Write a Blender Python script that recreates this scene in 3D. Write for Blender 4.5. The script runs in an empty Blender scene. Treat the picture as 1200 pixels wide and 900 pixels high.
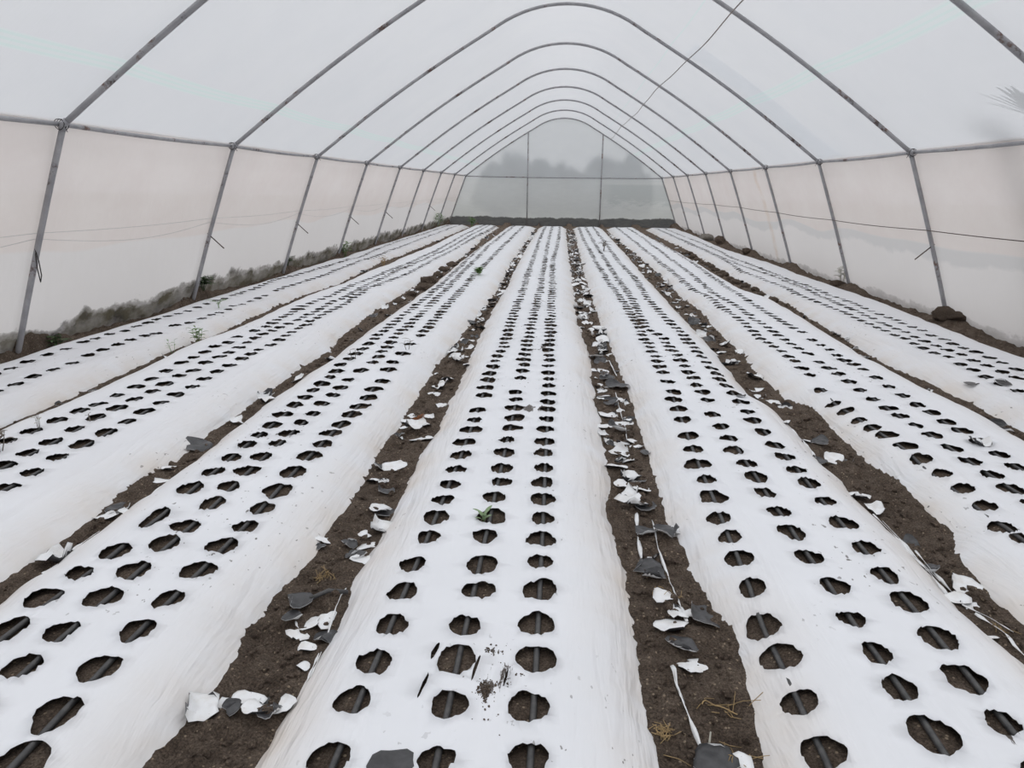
import bpy, math, random
import numpy as np
from mathutils import Vector, Matrix
from mathutils.geometry import delaunay_2d_cdt

random.seed(7)
rng = np.random.default_rng(11)
SC = bpy.context.scene
COL = SC.collection
PI = math.pi

# ------------------------------------------------------------------ measured layout (metres, tunnel axis = +Y)
EAVE_X, EAVE_Z, APEX_Z = 4.0, 1.97, 4.23
HOOP_Y0, HOOP_D, N_HOOP = 5.91, 3.131, 9
END_Y = HOOP_Y0 + (N_HOOP - 1) * HOOP_D
FRONT_Y = -2.5
LEAN = 0.3743
BED_END = 28.7
BEDS = {
 1: dict(left=[(5.174,-4.734),(5.739,-4.756),(6.162,-4.818),(6.66,-4.777),(7.331,-4.732),(8.433,-4.694),(9.466,-4.75),(10.671,-4.792),(11.593,-4.91),(12.458,-4.809),(13.752,-4.729),(15.143,-4.596),(16.128,-4.638),(20.67,-4.7),(25.205,-4.714)],
  right=[(3.764,-3.521),(4.155,-3.513),(4.482,-3.508),(4.88,-3.491),(5.391,-3.529),(6.042,-3.563),(6.688,-3.608),(7.249,-3.566),(8.401,-3.617),(10.039,-3.644),(11.387,-3.51),(12.549,-3.559),(14.955,-3.693),(16.775,-3.618),(20.941,-3.596)],
  rows=[([(-4.263,5.246),(-4.295,5.476),(-4.308,5.728),(-4.285,5.935),(-4.321,6.224),(-4.302,6.383),(-4.299,6.59),(-4.254,6.769),(-4.292,7.042),(-4.287,7.239),(-4.308,7.443),(-4.294,7.662),(-4.279,7.836),(-4.254,8.018),(-4.266,8.266),(-4.28,8.529),(-4.295,8.808),(-4.255,8.961),(-4.291,9.264)],[(-4.3,9.68),(-4.28,9.86),(-4.32,10.41),(-4.37,10.92),(-4.29,11.63),(-4.22,12.28),(-4.21,13.46),(-4.12,14.89),(-4.33,19.05),(-4.26,22.8)]),
   ([(-3.881,4.799),(-3.907,5.018),(-3.905,5.232),(-3.908,5.462),(-3.953,5.739),(-3.954,5.941),(-3.948,6.158),(-3.943,6.35),(-3.921,6.555),(-3.885,6.687),(-3.937,7.138),(-3.864,7.297),(-3.864,7.558),(-3.865,7.779),(-3.85,7.956),(-3.861,8.198),(-3.912,8.449),(-3.868,8.59),(-3.881,8.87),(-3.875,9.094),(-3.879,9.328),(-3.923,9.824)],[(-3.93,10.28),(-3.89,10.58),(-3.88,11.12),(-3.84,11.83),(-3.89,13.52),(-3.86,15.35),(-3.87,17.98),(-3.91,22.04)])]),
 2: dict(left=[(3.674,-3.444),(4.078,-3.453),(4.394,-3.443),(4.797,-3.436),(5.317,-3.483),(5.827,-3.495),(6.321,-3.532),(7.043,-3.432),(8.019,-3.457),(9.575,-3.514),(10.995,-3.391),(11.956,-3.45),(13.695,-3.384),(15.767,-3.402),(18.833,-3.345),(23.259,-3.448)],
  right=[(2.241,-2.211),(2.428,-2.158),(2.589,-2.124),(2.879,-2.132),(3.184,-2.173),(3.444,-2.194),(3.764,-2.139),(4.295,-2.181),(4.727,-2.159),(5.492,-2.189),(6.789,-2.174),(7.373,-2.264),(9.454,-2.311),(12.278,-2.255),(16.013,-2.181),(19.079,-2.265),(24.409,-2.42)],
  rows=[([(-3.072,3.666),(-3.056,3.848),(-3.038,4.046),(-3.027,4.243),(-3.003,4.399),(-3.013,4.625),(-3.024,4.873),(-3.034,5.094),(-3.052,5.333),(-3.064,5.594),(-3.052,5.784),(-3.053,5.984),(-3.063,6.196),(-3.032,6.389),(-3.049,6.627),(-3.011,6.935),(-2.984,7.17)],[(-3.03,7.78),(-3.09,8.5),(-3.02,9.63),(-3.04,10.53),(-2.96,11.99),(-2.88,13.88),(-2.84,16.91),(-2.97,23.16)]),
   ([(-2.82,3.322),(-2.831,3.511),(-2.824,3.691),(-2.831,3.903),(-2.839,4.119),(-2.826,4.321),(-2.839,4.539),(-2.836,4.756),(-2.857,4.964),(-2.867,5.192),(-2.843,5.358),(-2.853,5.589),(-2.841,5.81),(-2.836,5.977),(-2.838,6.188),(-2.863,6.41)],[(-2.86,6.82),(-2.84,7.39),(-2.81,7.99),(-2.84,8.95),(-2.8,9.26),(-2.83,10.56),(-2.82,12.4),(-2.73,14.61),(-2.66,17.98),(-2.76,23.22)]),
   ([(-2.605,3.064),(-2.621,3.259),(-2.639,3.478),(-2.637,3.682),(-2.621,3.878),(-2.609,4.075),(-2.612,4.269),(-2.622,4.481),(-2.627,4.69),(-2.615,4.896),(-2.634,5.115),(-2.635,5.327),(-2.624,5.528),(-2.632,5.771),(-2.621,5.936),(-2.624,6.107),(-2.604,6.329),(-2.614,6.561)],[(-2.64,6.98),(-2.66,7.56),(-2.65,8.44),(-2.68,9.28),(-2.71,10.11),(-2.64,11.11),(-2.55,12.32),(-2.54,14.29),(-2.48,16.75),(-2.53,22.41)])]),
 3: dict(left=[(2.021,-2.022),(2.257,-2.024),(2.528,-2.017),(2.749,-2.018),(3.098,-2.033),(3.461,-2.016),(3.886,-2.037),(4.31,-2.035),(4.949,-2.064),(5.79,-2.031),(6.437,-2.008),(7.543,-2.036),(9.499,-2.01),(11.637,-1.998),(15.27,-2.079),(20,-2.095)],
  right=[(1.56,-1.066),(1.697,-1.045),(1.743,-1.046),(1.94,-1.023),(2.042,-1.02),(2.199,-1.065),(2.293,-1.035),(2.401,-1.059),(2.544,-1.011),(2.766,-0.995),(3.047,-0.995),(3.148,-0.997),(3.759,-0.999),(4.138,-1.027),(4.712,-1.005),(5.468,-1.027),(6.28,-1.039),(8.589,-0.987),(11.396,-0.911),(15.478,-1.015),(22.687,-0.981)],
  rows=[([(-1.738,1.961),(-1.764,2.154),(-1.749,2.333),(-1.718,2.51),(-1.724,2.816),(-1.725,3.129),(-1.711,3.338),(-1.706,3.534),(-1.704,3.735),(-1.708,3.911),(-1.707,4.103),(-1.729,4.328),(-1.728,4.539),(-1.723,4.726),(-1.731,4.926),(-1.723,5.095),(-1.723,5.299)],[(-1.75,5.69),(-1.73,6.33),(-1.74,7.1),(-1.76,8.14),(-1.74,9.5),(-1.81,12.58),(-2.05,19.61)]),
   ([(-1.574,1.798),(-1.57,1.971),(-1.567,2.188),(-1.564,2.375),(-1.562,2.598),(-1.557,2.756),(-1.552,2.996),(-1.557,3.176),(-1.549,3.366),(-1.554,3.562),(-1.549,3.78),(-1.552,3.958),(-1.55,4.17),(-1.541,4.367),(-1.561,4.598),(-1.551,4.811),(-1.558,5.017),(-1.565,5.239),(-1.541,5.512),(-1.514,5.782)],[(-1.56,6.7),(-1.56,7.82),(-1.59,9.29),(-1.67,12.61),(-1.8,18.46)]),
   ([(-1.313,1.433),(-1.337,1.612),(-1.337,1.806),(-1.331,2.001),(-1.331,2.198),(-1.324,2.403),(-1.328,2.612),(-1.307,2.788),(-1.307,2.972),(-1.304,3.149),(-1.309,3.367),(-1.305,3.6),(-1.292,3.792),(-1.303,3.984),(-1.296,4.164),(-1.292,4.375),(-1.289,4.567),(-1.286,4.775),(-1.306,4.998),(-1.297,5.219),(-1.333,5.565),(-1.353,5.801),(-1.337,6.128),(-1.358,6.525),(-1.333,6.935)],[(-1.35,8.02),(-1.38,9.56),(-1.42,12.26),(-1.44,17.73)])]),
 4: dict(left=[(1.576,-0.764),(1.701,-0.758),(1.955,-0.74),(2.257,-0.73),(2.535,-0.754),(2.706,-0.753),(2.866,-0.747),(3.126,-0.734),(3.504,-0.751),(4.165,-0.768),(4.446,-0.735),(5.028,-0.75),(6.378,-0.782),(8.054,-0.827),(10.472,-0.834),(13.858,-0.855),(19.389,-0.898)],
  right=[(1.665,0.329),(1.828,0.321),(2.092,0.316),(2.348,0.315),(2.506,0.334),(2.823,0.297),(3.289,0.292),(3.813,0.318),(4.893,0.31),(6.869,0.317),(8.358,0.238),(11.581,0.232),(19.634,0.181)],
  rows=[([(-0.537,1.523),(-0.537,1.742),(-0.52,1.921),(-0.509,2.117),(-0.516,2.322),(-0.52,2.516),(-0.497,2.742),(-0.497,2.932),(-0.497,3.117),(-0.492,3.302),(-0.488,3.507),(-0.495,3.722),(-0.504,3.931),(-0.493,4.165),(-0.494,4.353),(-0.496,4.556),(-0.493,4.907),(-0.503,5.113),(-0.506,5.336)],[(-0.49,6.6),(-0.5,7.97),(-0.51,9.69),(-0.53,12.05),(-0.56,16.26),(-0.61,21.72)]),
   ([(-0.26,1.528),(-0.258,1.748),(-0.265,1.948),(-0.262,2.128),(-0.242,2.358),(-0.249,2.541),(-0.263,2.772),(-0.249,2.964),(-0.26,3.169),(-0.238,3.348),(-0.253,3.53),(-0.258,3.759),(-0.26,3.971),(-0.245,4.192),(-0.243,4.398),(-0.257,4.621),(-0.264,4.825),(-0.277,5.022),(-0.262,5.416),(-0.261,5.635)],[(-0.28,7.3),(-0.27,8.79),(-0.27,10.59),(-0.3,14.39),(-0.35,20.35)]),
   ([(-0.022,1.55),(-0.032,1.749),(-0.018,1.969),(-0.022,2.159),(-0.017,2.372),(-0.023,2.575),(-0.025,2.763),(-0.024,2.968),(-0.029,3.162),(-0.035,3.357),(-0.035,3.552),(-0.041,3.768),(-0.041,3.95),(-0.042,4.18),(-0.036,4.384),(-0.035,4.606),(-0.039,4.786),(-0.037,5.003),(-0.041,5.214),(-0.045,5.415),(-0.055,5.603),(-0.06,5.834)],[(-0.07,7.51),(-0.08,8.62),(-0.09,10.35),(-0.14,14.42),(-0.06,21.86)])]),
 5: dict(left=[(1.689,0.621),(1.878,0.66),(2.122,0.665),(2.351,0.684),(2.424,0.65),(2.657,0.62),(3.193,0.568),(3.838,0.572),(4.349,0.568),(5.475,0.58),(6.407,0.569),(7.879,0.519),(10.418,0.473),(16.544,0.451)],
  right=[(2.069,1.633),(2.214,1.614),(2.344,1.604),(2.587,1.581),(2.957,1.599),(3.482,1.587),(4.11,1.572),(5.072,1.593),(5.342,1.499),(6.763,1.536),(8.94,1.536),(12.562,1.526),(17.412,1.572)],
  rows=[([(0.762,1.666),(0.763,1.87),(0.773,2.094),(0.767,2.285),(0.778,2.492),(0.777,2.696),(0.781,2.885),(0.77,3.061),(0.787,3.28),(0.797,3.506),(0.792,3.721),(0.808,3.951),(0.816,4.175),(0.828,4.476),(0.835,4.701),(0.84,4.926),(0.869,5.128),(0.866,5.417),(0.866,5.712)],[(0.88,6.62),(0.87,7.79),(0.85,9.15),(0.81,10.68),(0.76,12.03),(0.74,13.78),(0.69,16.97),(0.65,22.05)]),
   ([(1.07,1.723),(1.064,1.915),(1.068,2.088),(1.067,2.29),(1.083,2.501),(1.06,2.722),(1.053,2.934),(1.057,3.142),(1.052,3.357),(1.053,3.542),(1.052,3.735),(1.028,3.931),(1.041,4.121),(1.042,4.344),(1.038,4.59),(1.069,4.93)],[(1.07,6.19),(1.06,7.2),(0.94,7.65),(0.98,9.46),(0.97,10.79),(0.94,13.09),(0.93,15.54),(0.9,19.69)]),
   ([(1.289,1.793),(1.281,1.976),(1.306,2.187),(1.311,2.41),(1.308,2.603),(1.322,2.827),(1.313,3.059),(1.318,3.291),(1.305,3.5),(1.29,3.66),(1.283,3.848),(1.281,4.028),(1.277,4.27),(1.27,4.488),(1.282,4.672),(1.293,4.913),(1.295,5.13)],[(1.28,7.37),(1.2,9.72),(1.25,12.36),(1.18,14.18),(1.19,17.81),(1.19,23.42)])]),
 6: dict(left=[(2.298,1.748),(2.477,1.76),(2.632,1.754),(2.781,1.78),(2.998,1.798),(3.228,1.892),(3.371,1.867),(3.848,1.93),(4.096,1.845),(4.514,1.85),(5.17,1.924),(5.418,1.772),(6.143,1.748),(7.051,1.792),(8.198,1.8),(9.636,1.867),(10.62,1.799),(12.268,1.818),(14.352,1.858),(16.418,1.827),(19.438,1.809),(24.195,1.73)],
  right=[(4.18,2.961),(4.55,2.986),(4.988,3.017),(5.436,2.971),(5.998,2.936),(6.587,2.9),(7.602,2.965),(8.909,3.033),(10.243,3.028),(11.411,2.874),(13.813,2.88),(16.246,2.919),(19.405,2.888),(23.661,2.851)],
  rows=[([(2.028,2.969),(2.016,3.091),(2.069,3.324),(2.077,3.531),(2.074,3.738),(2.058,3.94),(2.055,4.122),(2.038,4.334),(2.018,4.498),(2.002,4.675),(2.006,4.909),(2,5.12),(1.989,5.372),(2.043,5.794),(2.045,5.996),(2.065,6.246),(2.056,6.41),(2.056,6.619),(2.048,6.841)],[(2.04,7.33),(2.05,7.85),(2.05,8.38),(2.05,8.99),(2.07,10.01),(1.99,10.86),(2.01,12.01),(2.01,13.28),(2.03,15.57),(2.04,18.52),(2.07,22.82)]),
   ([(2.291,3.509),(2.306,3.701),(2.302,3.899),(2.305,4.104),(2.303,4.33),(2.297,4.528),(2.292,4.744),(2.289,4.919),(2.27,5.128),(2.268,5.356),(2.271,5.579),(2.28,5.822),(2.269,6.022),(2.264,6.238),(2.278,6.575)],[(2.25,6.83),(2.26,7.32),(2.26,7.83),(2.23,8.35),(2.27,9.16),(2.2,10.53),(2.28,12.54),(2.32,14.73),(2.35,17.33),(2.46,22.52)]),
   ([(2.505,3.83),(2.528,4.028),(2.542,4.246),(2.54,4.452),(2.532,4.623),(2.539,4.828),(2.521,5.006),(2.517,5.222),(2.52,5.457),(2.53,5.714),(2.541,5.996),(2.546,6.209),(2.525,6.367),(2.533,6.572),(2.54,6.79),(2.526,6.979),(2.525,7.224),(2.551,7.626)],[(2.52,7.91),(2.53,8.39),(2.53,8.87),(2.53,9.54),(2.53,10.76),(2.58,12.35),(2.66,14.79),(2.69,17.41),(2.72,21.11)])]),
 7: dict(left=[(4.408,3.104),(4.762,3.111),(5.158,3.151),(6.213,3.103),(6.768,3.019),(7.881,3.066),(9.897,3.191),(11.273,3.187),(12.485,3.129),(14.898,3.145),(20.347,3.322),(20.936,3.248),(25.943,3.231)],
  right=[(6.451,4.389),(6.859,4.342),(7.827,4.391),(9.046,4.459),(10.384,4.503),(11.952,4.442),(13.675,4.41),(15.635,4.437),(16.91,4.31),(19.183,4.286),(24.066,4.446)],
  rows=[([(3.459,5.467),(3.446,5.663),(3.453,5.876),(3.475,6.106),(3.465,6.288),(3.497,6.552),(3.452,6.721),(3.457,6.942),(3.468,7.139),(3.49,7.391),(3.464,7.563),(3.467,7.795),(3.458,7.989),(3.459,8.194),(3.459,8.41),(3.47,8.639)],[(3.48,9.07),(3.47,9.54),(3.44,10.06),(3.39,10.46),(3.44,11.1),(3.43,11.6),(3.4,12.02),(3.39,12.73),(3.32,13.52),(3.45,15.86),(3.5,18.85),(3.5,23.2)]),
   ([(3.68,5.847),(3.671,6.042),(3.662,6.249),(3.649,6.438),(3.671,6.677),(3.657,6.892),(3.64,7.081),(3.63,7.282),(3.638,7.497),(3.668,7.774),(3.654,7.966),(3.64,8.167),(3.632,8.325),(3.661,8.608)],[(3.69,9.04),(3.67,9.43),(3.69,10.1),(3.7,10.86),(3.7,11.74),(3.69,12.66),(3.64,13.58),(3.53,14.62),(3.52,17.12),(3.54,21.32)]),
   ([(3.849,6.15),(3.853,6.366),(3.854,6.562),(3.867,6.808),(3.847,6.991),(3.851,7.188),(3.874,7.398),(3.853,7.614),(3.891,7.899),(3.873,8.095),(3.864,8.303),(3.895,8.526),(3.871,8.695),(3.872,8.936),(3.873,9.19)],[(3.9,10.13),(3.87,10.62),(3.83,11.46),(3.81,12.93),(3.8,14.35),(3.73,15.91),(3.85,19.78)])]),
}

SCRAPS = [
(4,0.490,1.693,0.108,'k','folded black film disc, white edged'),
(4,0.559,1.690,0.070,'w','pointed white film scrap'),
(4,0.469,1.704,0.061,'w','narrow white curl of film'),
(4,0.512,2.122,0.113,'r','white rectangular torn film piece'),
(4,0.472,2.193,0.105,'k','black folded film piece'),
(4,0.460,2.333,0.117,'w','round white disc specked with soil'),
(4,0.505,2.425,0.083,'c','small crumpled white film piece'),
(4,0.597,2.433,0.127,'k','crumpled black film disc'),
(4,0.445,2.526,0.092,'f','white fan-shaped film scrap'),
(4,0.441,2.680,0.090,'k','grey-black crumpled film flap'),
(4,0.419,2.762,0.121,'k','flat grey-black film scrap'),
(4,0.450,2.907,0.097,'w','clean white half-round film disc'),
(4,0.546,3.046,0.124,'k','crumpled black film, white lipped'),
(4,0.593,3.076,0.070,'f','white pointed film edge'),
(4,0.450,3.080,0.094,'k','dark grey crumpled film'),
(4,0.419,3.378,0.128,'c','crumpled white film, dark middle'),
(4,0.481,3.363,0.102,'k','dark curled film disc'),
(4,0.424,3.527,0.106,'c','jagged white film scrap'),
(4,0.503,3.568,0.081,'f','leaf-shaped white film scrap'),
(4,0.425,3.749,0.141,'c','large crumpled white film sheet'),
(4,0.384,3.637,0.082,'w','low white film flake'),
(4,0.471,3.693,0.083,'k','slate-grey film scrap'),
(4,0.374,3.885,0.116,'r','long white film piece'),
(4,0.448,4.014,0.070,'w','small round white film chip'),
(4,0.422,4.126,0.112,'c','bent white film scrap'),
(4,0.522,4.211,0.083,'w','white disc with a dark rim'),
(4,0.372,4.305,0.085,'w','left one of three white discs'),
(4,0.444,4.344,0.075,'w','middle one of three white discs'),
(4,0.499,4.366,0.075,'w','right one of three white discs'),
(4,0.326,4.431,0.066,'c','pale crumpled film chip'),
(4,0.420,4.526,0.134,'k','black curved film scrap'),
(4,0.336,4.606,0.102,'r','white film tongue'),
(4,0.454,4.692,0.115,'w','grey-white film scrap'),
(4,0.538,4.795,0.117,'k','dark crumpled film'),
(4,0.387,4.897,0.120,'r','white strip of film'),
(4,0.414,5.154,0.113,'k','grey film flake'),
(4,0.374,5.333,0.104,'r','white narrow film scrap'),
(4,0.513,5.302,0.155,'r','white rectangular film scrap'),
(4,0.495,5.594,0.176,'k','dark folded film bundle'),
(4,0.421,5.585,0.061,'w','tiny white film chip'),
(4,0.359,5.710,0.076,'w','white upright film chip'),
(4,0.423,5.854,0.120,'k','black crumpled film knot'),
(4,0.441,6.182,0.141,'r','white film scrap with straight edges'),
(4,0.329,6.169,0.074,'w','small white film scrap'),
(4,0.403,6.470,0.109,'k','dark film scrap'),
(3,-1.018,1.776,0.112,'c','large crumpled white film sheet'),
(3,-0.978,1.836,0.089,'r','white rectangular film flap'),
(3,-0.918,1.780,0.051,'k','small black film flap'),
(3,-0.890,1.832,0.099,'r','long torn white film piece'),
(3,-0.859,1.771,0.086,'f','sharp white triangular film scrap'),
(3,-0.839,1.825,0.047,'k','black curled film bit'),
(3,-0.789,1.765,0.076,'k','black film disc'),
(3,-0.774,1.807,0.072,'w','white half-round film piece'),
(3,-0.920,2.334,0.114,'k','crumpled black film lump'),
(3,-0.849,2.241,0.080,'w','white cupped film scrap'),
(3,-0.904,2.246,0.068,'k','black scrap with a white lip'),
(3,-0.860,2.177,0.066,'c','small torn white film scrap'),
(3,-0.795,2.278,0.081,'f','white triangular film scrap'),
(3,-0.804,2.102,0.058,'w','small white film disc'),
(3,-0.756,2.166,0.083,'k','black crinkled film'),
(3,-0.775,2.012,0.050,'f','white film wedge'),
(3,-0.990,2.870,0.076,'r','white folded film scrap'),
(3,-0.990,2.813,0.045,'k','grey film chip'),
(3,-0.874,2.856,0.068,'k','grey crumpled film'),
(3,-0.833,2.766,0.059,'k','black film sliver'),
(3,-0.796,2.739,0.065,'k','charcoal film disc'),
(3,-0.765,2.720,0.072,'f','white crescent of film'),
(3,-0.780,2.865,0.106,'r','white oblong film sheet'),
(3,-0.774,3.009,0.118,'c','big creased white film sheet'),
(3,-0.844,2.959,0.062,'f','white torn corner of film'),
(3,-0.828,3.228,0.100,'w','white half disc of film'),
(3,-0.798,3.192,0.083,'k','black cupped film'),
(3,-0.938,3.578,0.083,'w','pale rounded film disc'),
(3,-0.883,3.524,0.054,'c','tiny crumpled white scrap'),
(3,-0.857,3.436,0.088,'k','grey-black film disc'),
(3,-0.874,3.747,0.115,'w','bright white film disc'),
(3,-0.961,3.764,0.077,'k','black film wad'),
(3,-1.010,4.573,0.103,'f','white film wedge'),
(3,-0.886,4.389,0.132,'c','crumpled white film sheet'),
(3,-0.855,4.516,0.102,'w','white film scrap'),
(3,-0.815,4.246,0.128,'r','white oblong film scrap'),
(3,-0.966,4.296,0.076,'k','grey film wad'),
(3,-0.946,4.543,0.068,'k','dark film strip'),
(3,-0.838,4.648,0.081,'r','thin white film scrap'),
(3,-0.826,4.996,0.087,'w','pale grey film disc'),
(3,-0.917,5.308,0.092,'w','white film chip'),
(3,-0.887,5.488,0.122,'c','creased white film scrap'),
(3,-0.876,5.676,0.098,'w','white ragged film scrap'),
(3,-0.870,6.283,0.153,'c','white spread film scrap'),
(3,-0.785,6.162,0.090,'f','white bent film strip'),
(5,1.683,2.725,0.137,'w','big pale round film disc'),
(5,1.589,2.609,0.086,'f','white film flap'),
(5,1.629,2.589,0.072,'r','white folded film tab'),
(5,1.585,2.363,0.048,'r','white narrow film offcut'),
(5,1.631,3.453,0.094,'c','white folded film fragment'),
(5,1.599,3.575,0.097,'w','white torn film'),
(5,1.648,3.114,0.070,'k','black crumpled film'),
(5,1.609,2.848,0.079,'k','grey film tangle'),
(5,1.657,4.122,0.110,'w','white round film disc'),
(5,1.744,4.145,0.101,'k','black crumpled film'),
(5,1.663,4.374,0.106,'k','grey wrinkled film sheet'),
(5,1.552,4.070,0.089,'k','dark grey film scrap'),
(5,1.614,4.449,0.054,'w','small white film chip'),
(5,1.549,4.698,0.079,'c','white film scrap'),
(5,1.671,5.226,0.113,'f','white folded film triangle'),
(5,1.646,5.335,0.102,'r','white film tab'),
(5,1.592,5.517,0.092,'w','white film scrap'),
(5,1.611,5.695,0.095,'w','white oval film scrap'),
(5,1.667,6.027,0.144,'c','white crumpled film'),
(5,1.597,6.513,0.139,'c','creased white film'),
(5,1.610,7.015,0.116,'w','white film disc'),
(5,1.660,6.657,0.110,'k','dark film scrap'),
(2,-2.051,2.617,0.122,'c','crumpled white film sheet'),
(2,-2.074,3.099,0.124,'k','grey crumpled film sheet'),
(2,-2.075,3.004,0.089,'c','white torn film'),
(2,-1.997,3.020,0.073,'r','white thin film scrap'),
(2,-1.989,3.382,0.116,'r','white film strip'),
(2,-2.101,3.624,0.095,'w','pale film scrap'),
(2,-2.138,3.968,0.164,'k','grey crumpled film roll'),
(2,-2.136,5.052,0.140,'r','pale bluish film scrap'),
(6,3.047,4.968,0.117,'k','black and white folded film standing up'),
(6,2.987,4.761,0.090,'k','black film shred'),
(6,2.920,6.916,0.113,'k','black and white crumpled film'),
(6,2.953,7.301,0.102,'k','grey film shred'),
(6,2.876,5.613,0.079,'c','whitish film shred'),
(1,-3.465,4.705,0.109,'k','grey film piece'),
(1,-3.432,5.025,0.103,'k','grey film strip'),
]


# ------------------------------------------------------------------ small helpers
_T = rng.random((256, 256))
def vn(x, y, seed=0):
    """smooth value noise 0..1, vectorised"""
    x = np.asarray(x, float) + seed * 17.31; y = np.asarray(y, float) + seed * 9.77
    xi = np.floor(x).astype(int); yi = np.floor(y).astype(int)
    fx = x - xi; fy = y - yi
    fx = fx * fx * (3 - 2 * fx); fy = fy * fy * (3 - 2 * fy)
    a = _T[xi & 255, yi & 255]; b = _T[(xi + 1) & 255, yi & 255]
    c = _T[xi & 255, (yi + 1) & 255]; d = _T[(xi + 1) & 255, (yi + 1) & 255]
    return (a * (1 - fx) + b * fx) * (1 - fy) + (c * (1 - fx) + d * fx) * fy
def sstep(t):
    t = np.clip(t, 0, 1); return t * t * (3 - 2 * t)

def link(name, me, mats, parent=None, smooth=True):
    for m in (mats if isinstance(mats, (list, tuple)) else [mats]):
        me.materials.append(m)
    if smooth:
        me.polygons.foreach_set('use_smooth', [True] * len(me.polygons))
    me.update()
    o = bpy.data.objects.new(name, me); COL.objects.link(o)
    if parent is not None:
        o.parent = parent
    return o
def mesh_of(name, verts, faces):
    me = bpy.data.meshes.new(name)
    me.from_pydata([tuple(v) for v in verts], [], [tuple(f) for f in faces])
    return me
def grid_mesh(name, X, Y, Z, flip=False):
    """X, Y, Z are (rows, cols) arrays"""
    r, c = X.shape
    V = np.stack([X, Y, Z], -1).reshape(-1, 3)
    i = np.arange(r * c).reshape(r, c)
    q = np.stack([i[:-1, :-1], i[:-1, 1:], i[1:, 1:], i[1:, :-1]], -1).reshape(-1, 4)
    if flip: q = q[:, ::-1]
    me = bpy.data.meshes.new(name)
    me.vertices.add(len(V)); me.vertices.foreach_set('co', V.ravel())
    me.loops.add(q.size); me.loops.foreach_set('vertex_index', q.ravel())
    me.polygons.add(len(q))
    me.polygons.foreach_set('loop_start', np.arange(len(q)) * 4)
    me.polygons.foreach_set('loop_total', np.full(len(q), 4))
    me.update(calc_edges=True); me.validate()
    return me
class MB:
    def __init__(s): s.v = []; s.f = []; s.m = []
    def tube(s, path, r, n=10, mat=0, cap=True):
        P = [Vector(p) for p in path]; b = len(s.v); up = None
        for i, p in enumerate(P):
            t = ((P[min(i + 1, len(P) - 1)] - P[max(i - 1, 0)])).normalized()
            if up is None:
                up = Vector((0, 0, 1)) if abs(t.z) < .9 else Vector((1, 0, 0))
            sx = t.cross(up).normalized(); up = sx.cross(t).normalized()
            rr = r[i] if isinstance(r, (list, tuple)) else r
            for k in range(n):
                a = 2 * PI * k / n
                s.v.append(p + (sx * math.cos(a) + up * math.sin(a)) * rr)
        for i in range(len(P) - 1):
            for k in range(n):
                k2 = (k + 1) % n
                s.f.append((b + i * n + k, b + i * n + k2, b + (i + 1) * n + k2, b + (i + 1) * n + k)); s.m.append(mat)
        if cap:
            s.f.append(tuple(b + k for k in range(n))[::-1]); s.m.append(mat)
            s.f.append(tuple(b + (len(P) - 1) * n + k for k in range(n))); s.m.append(mat)
        return s
    def leaf(s, base, direction, length, width, droop=.3, fold=.25, mat=0, n=6):
        """a lance-shaped blade with a folded midrib and real thickness"""
        base = Vector(base); d = Vector(direction).normalized()
        side = d.cross(Vector((0, 0, 1)))
        if side.length < .01: side = Vector((1, 0, 0))
        side.normalize(); nrm = side.cross(d).normalized()
        b = len(s.v); th = .0006
        for lay in (1, -1):
            for i in range(n + 1):
                t = i / n
                w = width * .5 * math.sin(PI * min(1, (t * .92 + .04))) ** .8
                c = base + d * (length * t) - Vector((0, 0, 1)) * (droop * length * t * t) 
                for q in (-1, 0, 1):
                    s.v.append(c + side * (w * q) + nrm * (fold * w * abs(q) + lay * th))
        m = (n + 1) * 3
        for i in range(n):
            for q in range(2):
                a = b + i * 3 + q
                s.f.append((a, a + 1, a + 4, a + 3)); s.m.append(mat)
                a += m
                s.f.append((a, a + 3, a + 4, a + 1)); s.m.append(mat)
            for q in (0, 2):
                a = b + i * 3 + q
                s.f.append((a, a + 3, a + 3 + m, a + m)); s.m.append(mat)
        return s
    def build(s, name, mats, parent=None, smooth=True):
        me = mesh_of(name, s.v, s.f)
        o = link(name, me, mats, parent, smooth)
        me.polygons.foreach_set('material_index', s.m)
        return o
def tag(o, label=None, cat=None, group=None, kind=None):
    if label: o['label'] = label
    if cat: o['category'] = cat
    if group: o['group'] = group
    if kind: o['kind'] = kind
    return o
def empty(name, loc):
    o = bpy.data.objects.new(name, None); COL.objects.link(o)
    o.empty_display_size = .1; o.location = loc
    return o
def copy_tree(o, parent=None):
    c = o.copy(); COL.objects.link(c)
    if parent is not None: c.parent = parent
    for ch in o.children: copy_tree(ch, c)
    return c

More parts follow.
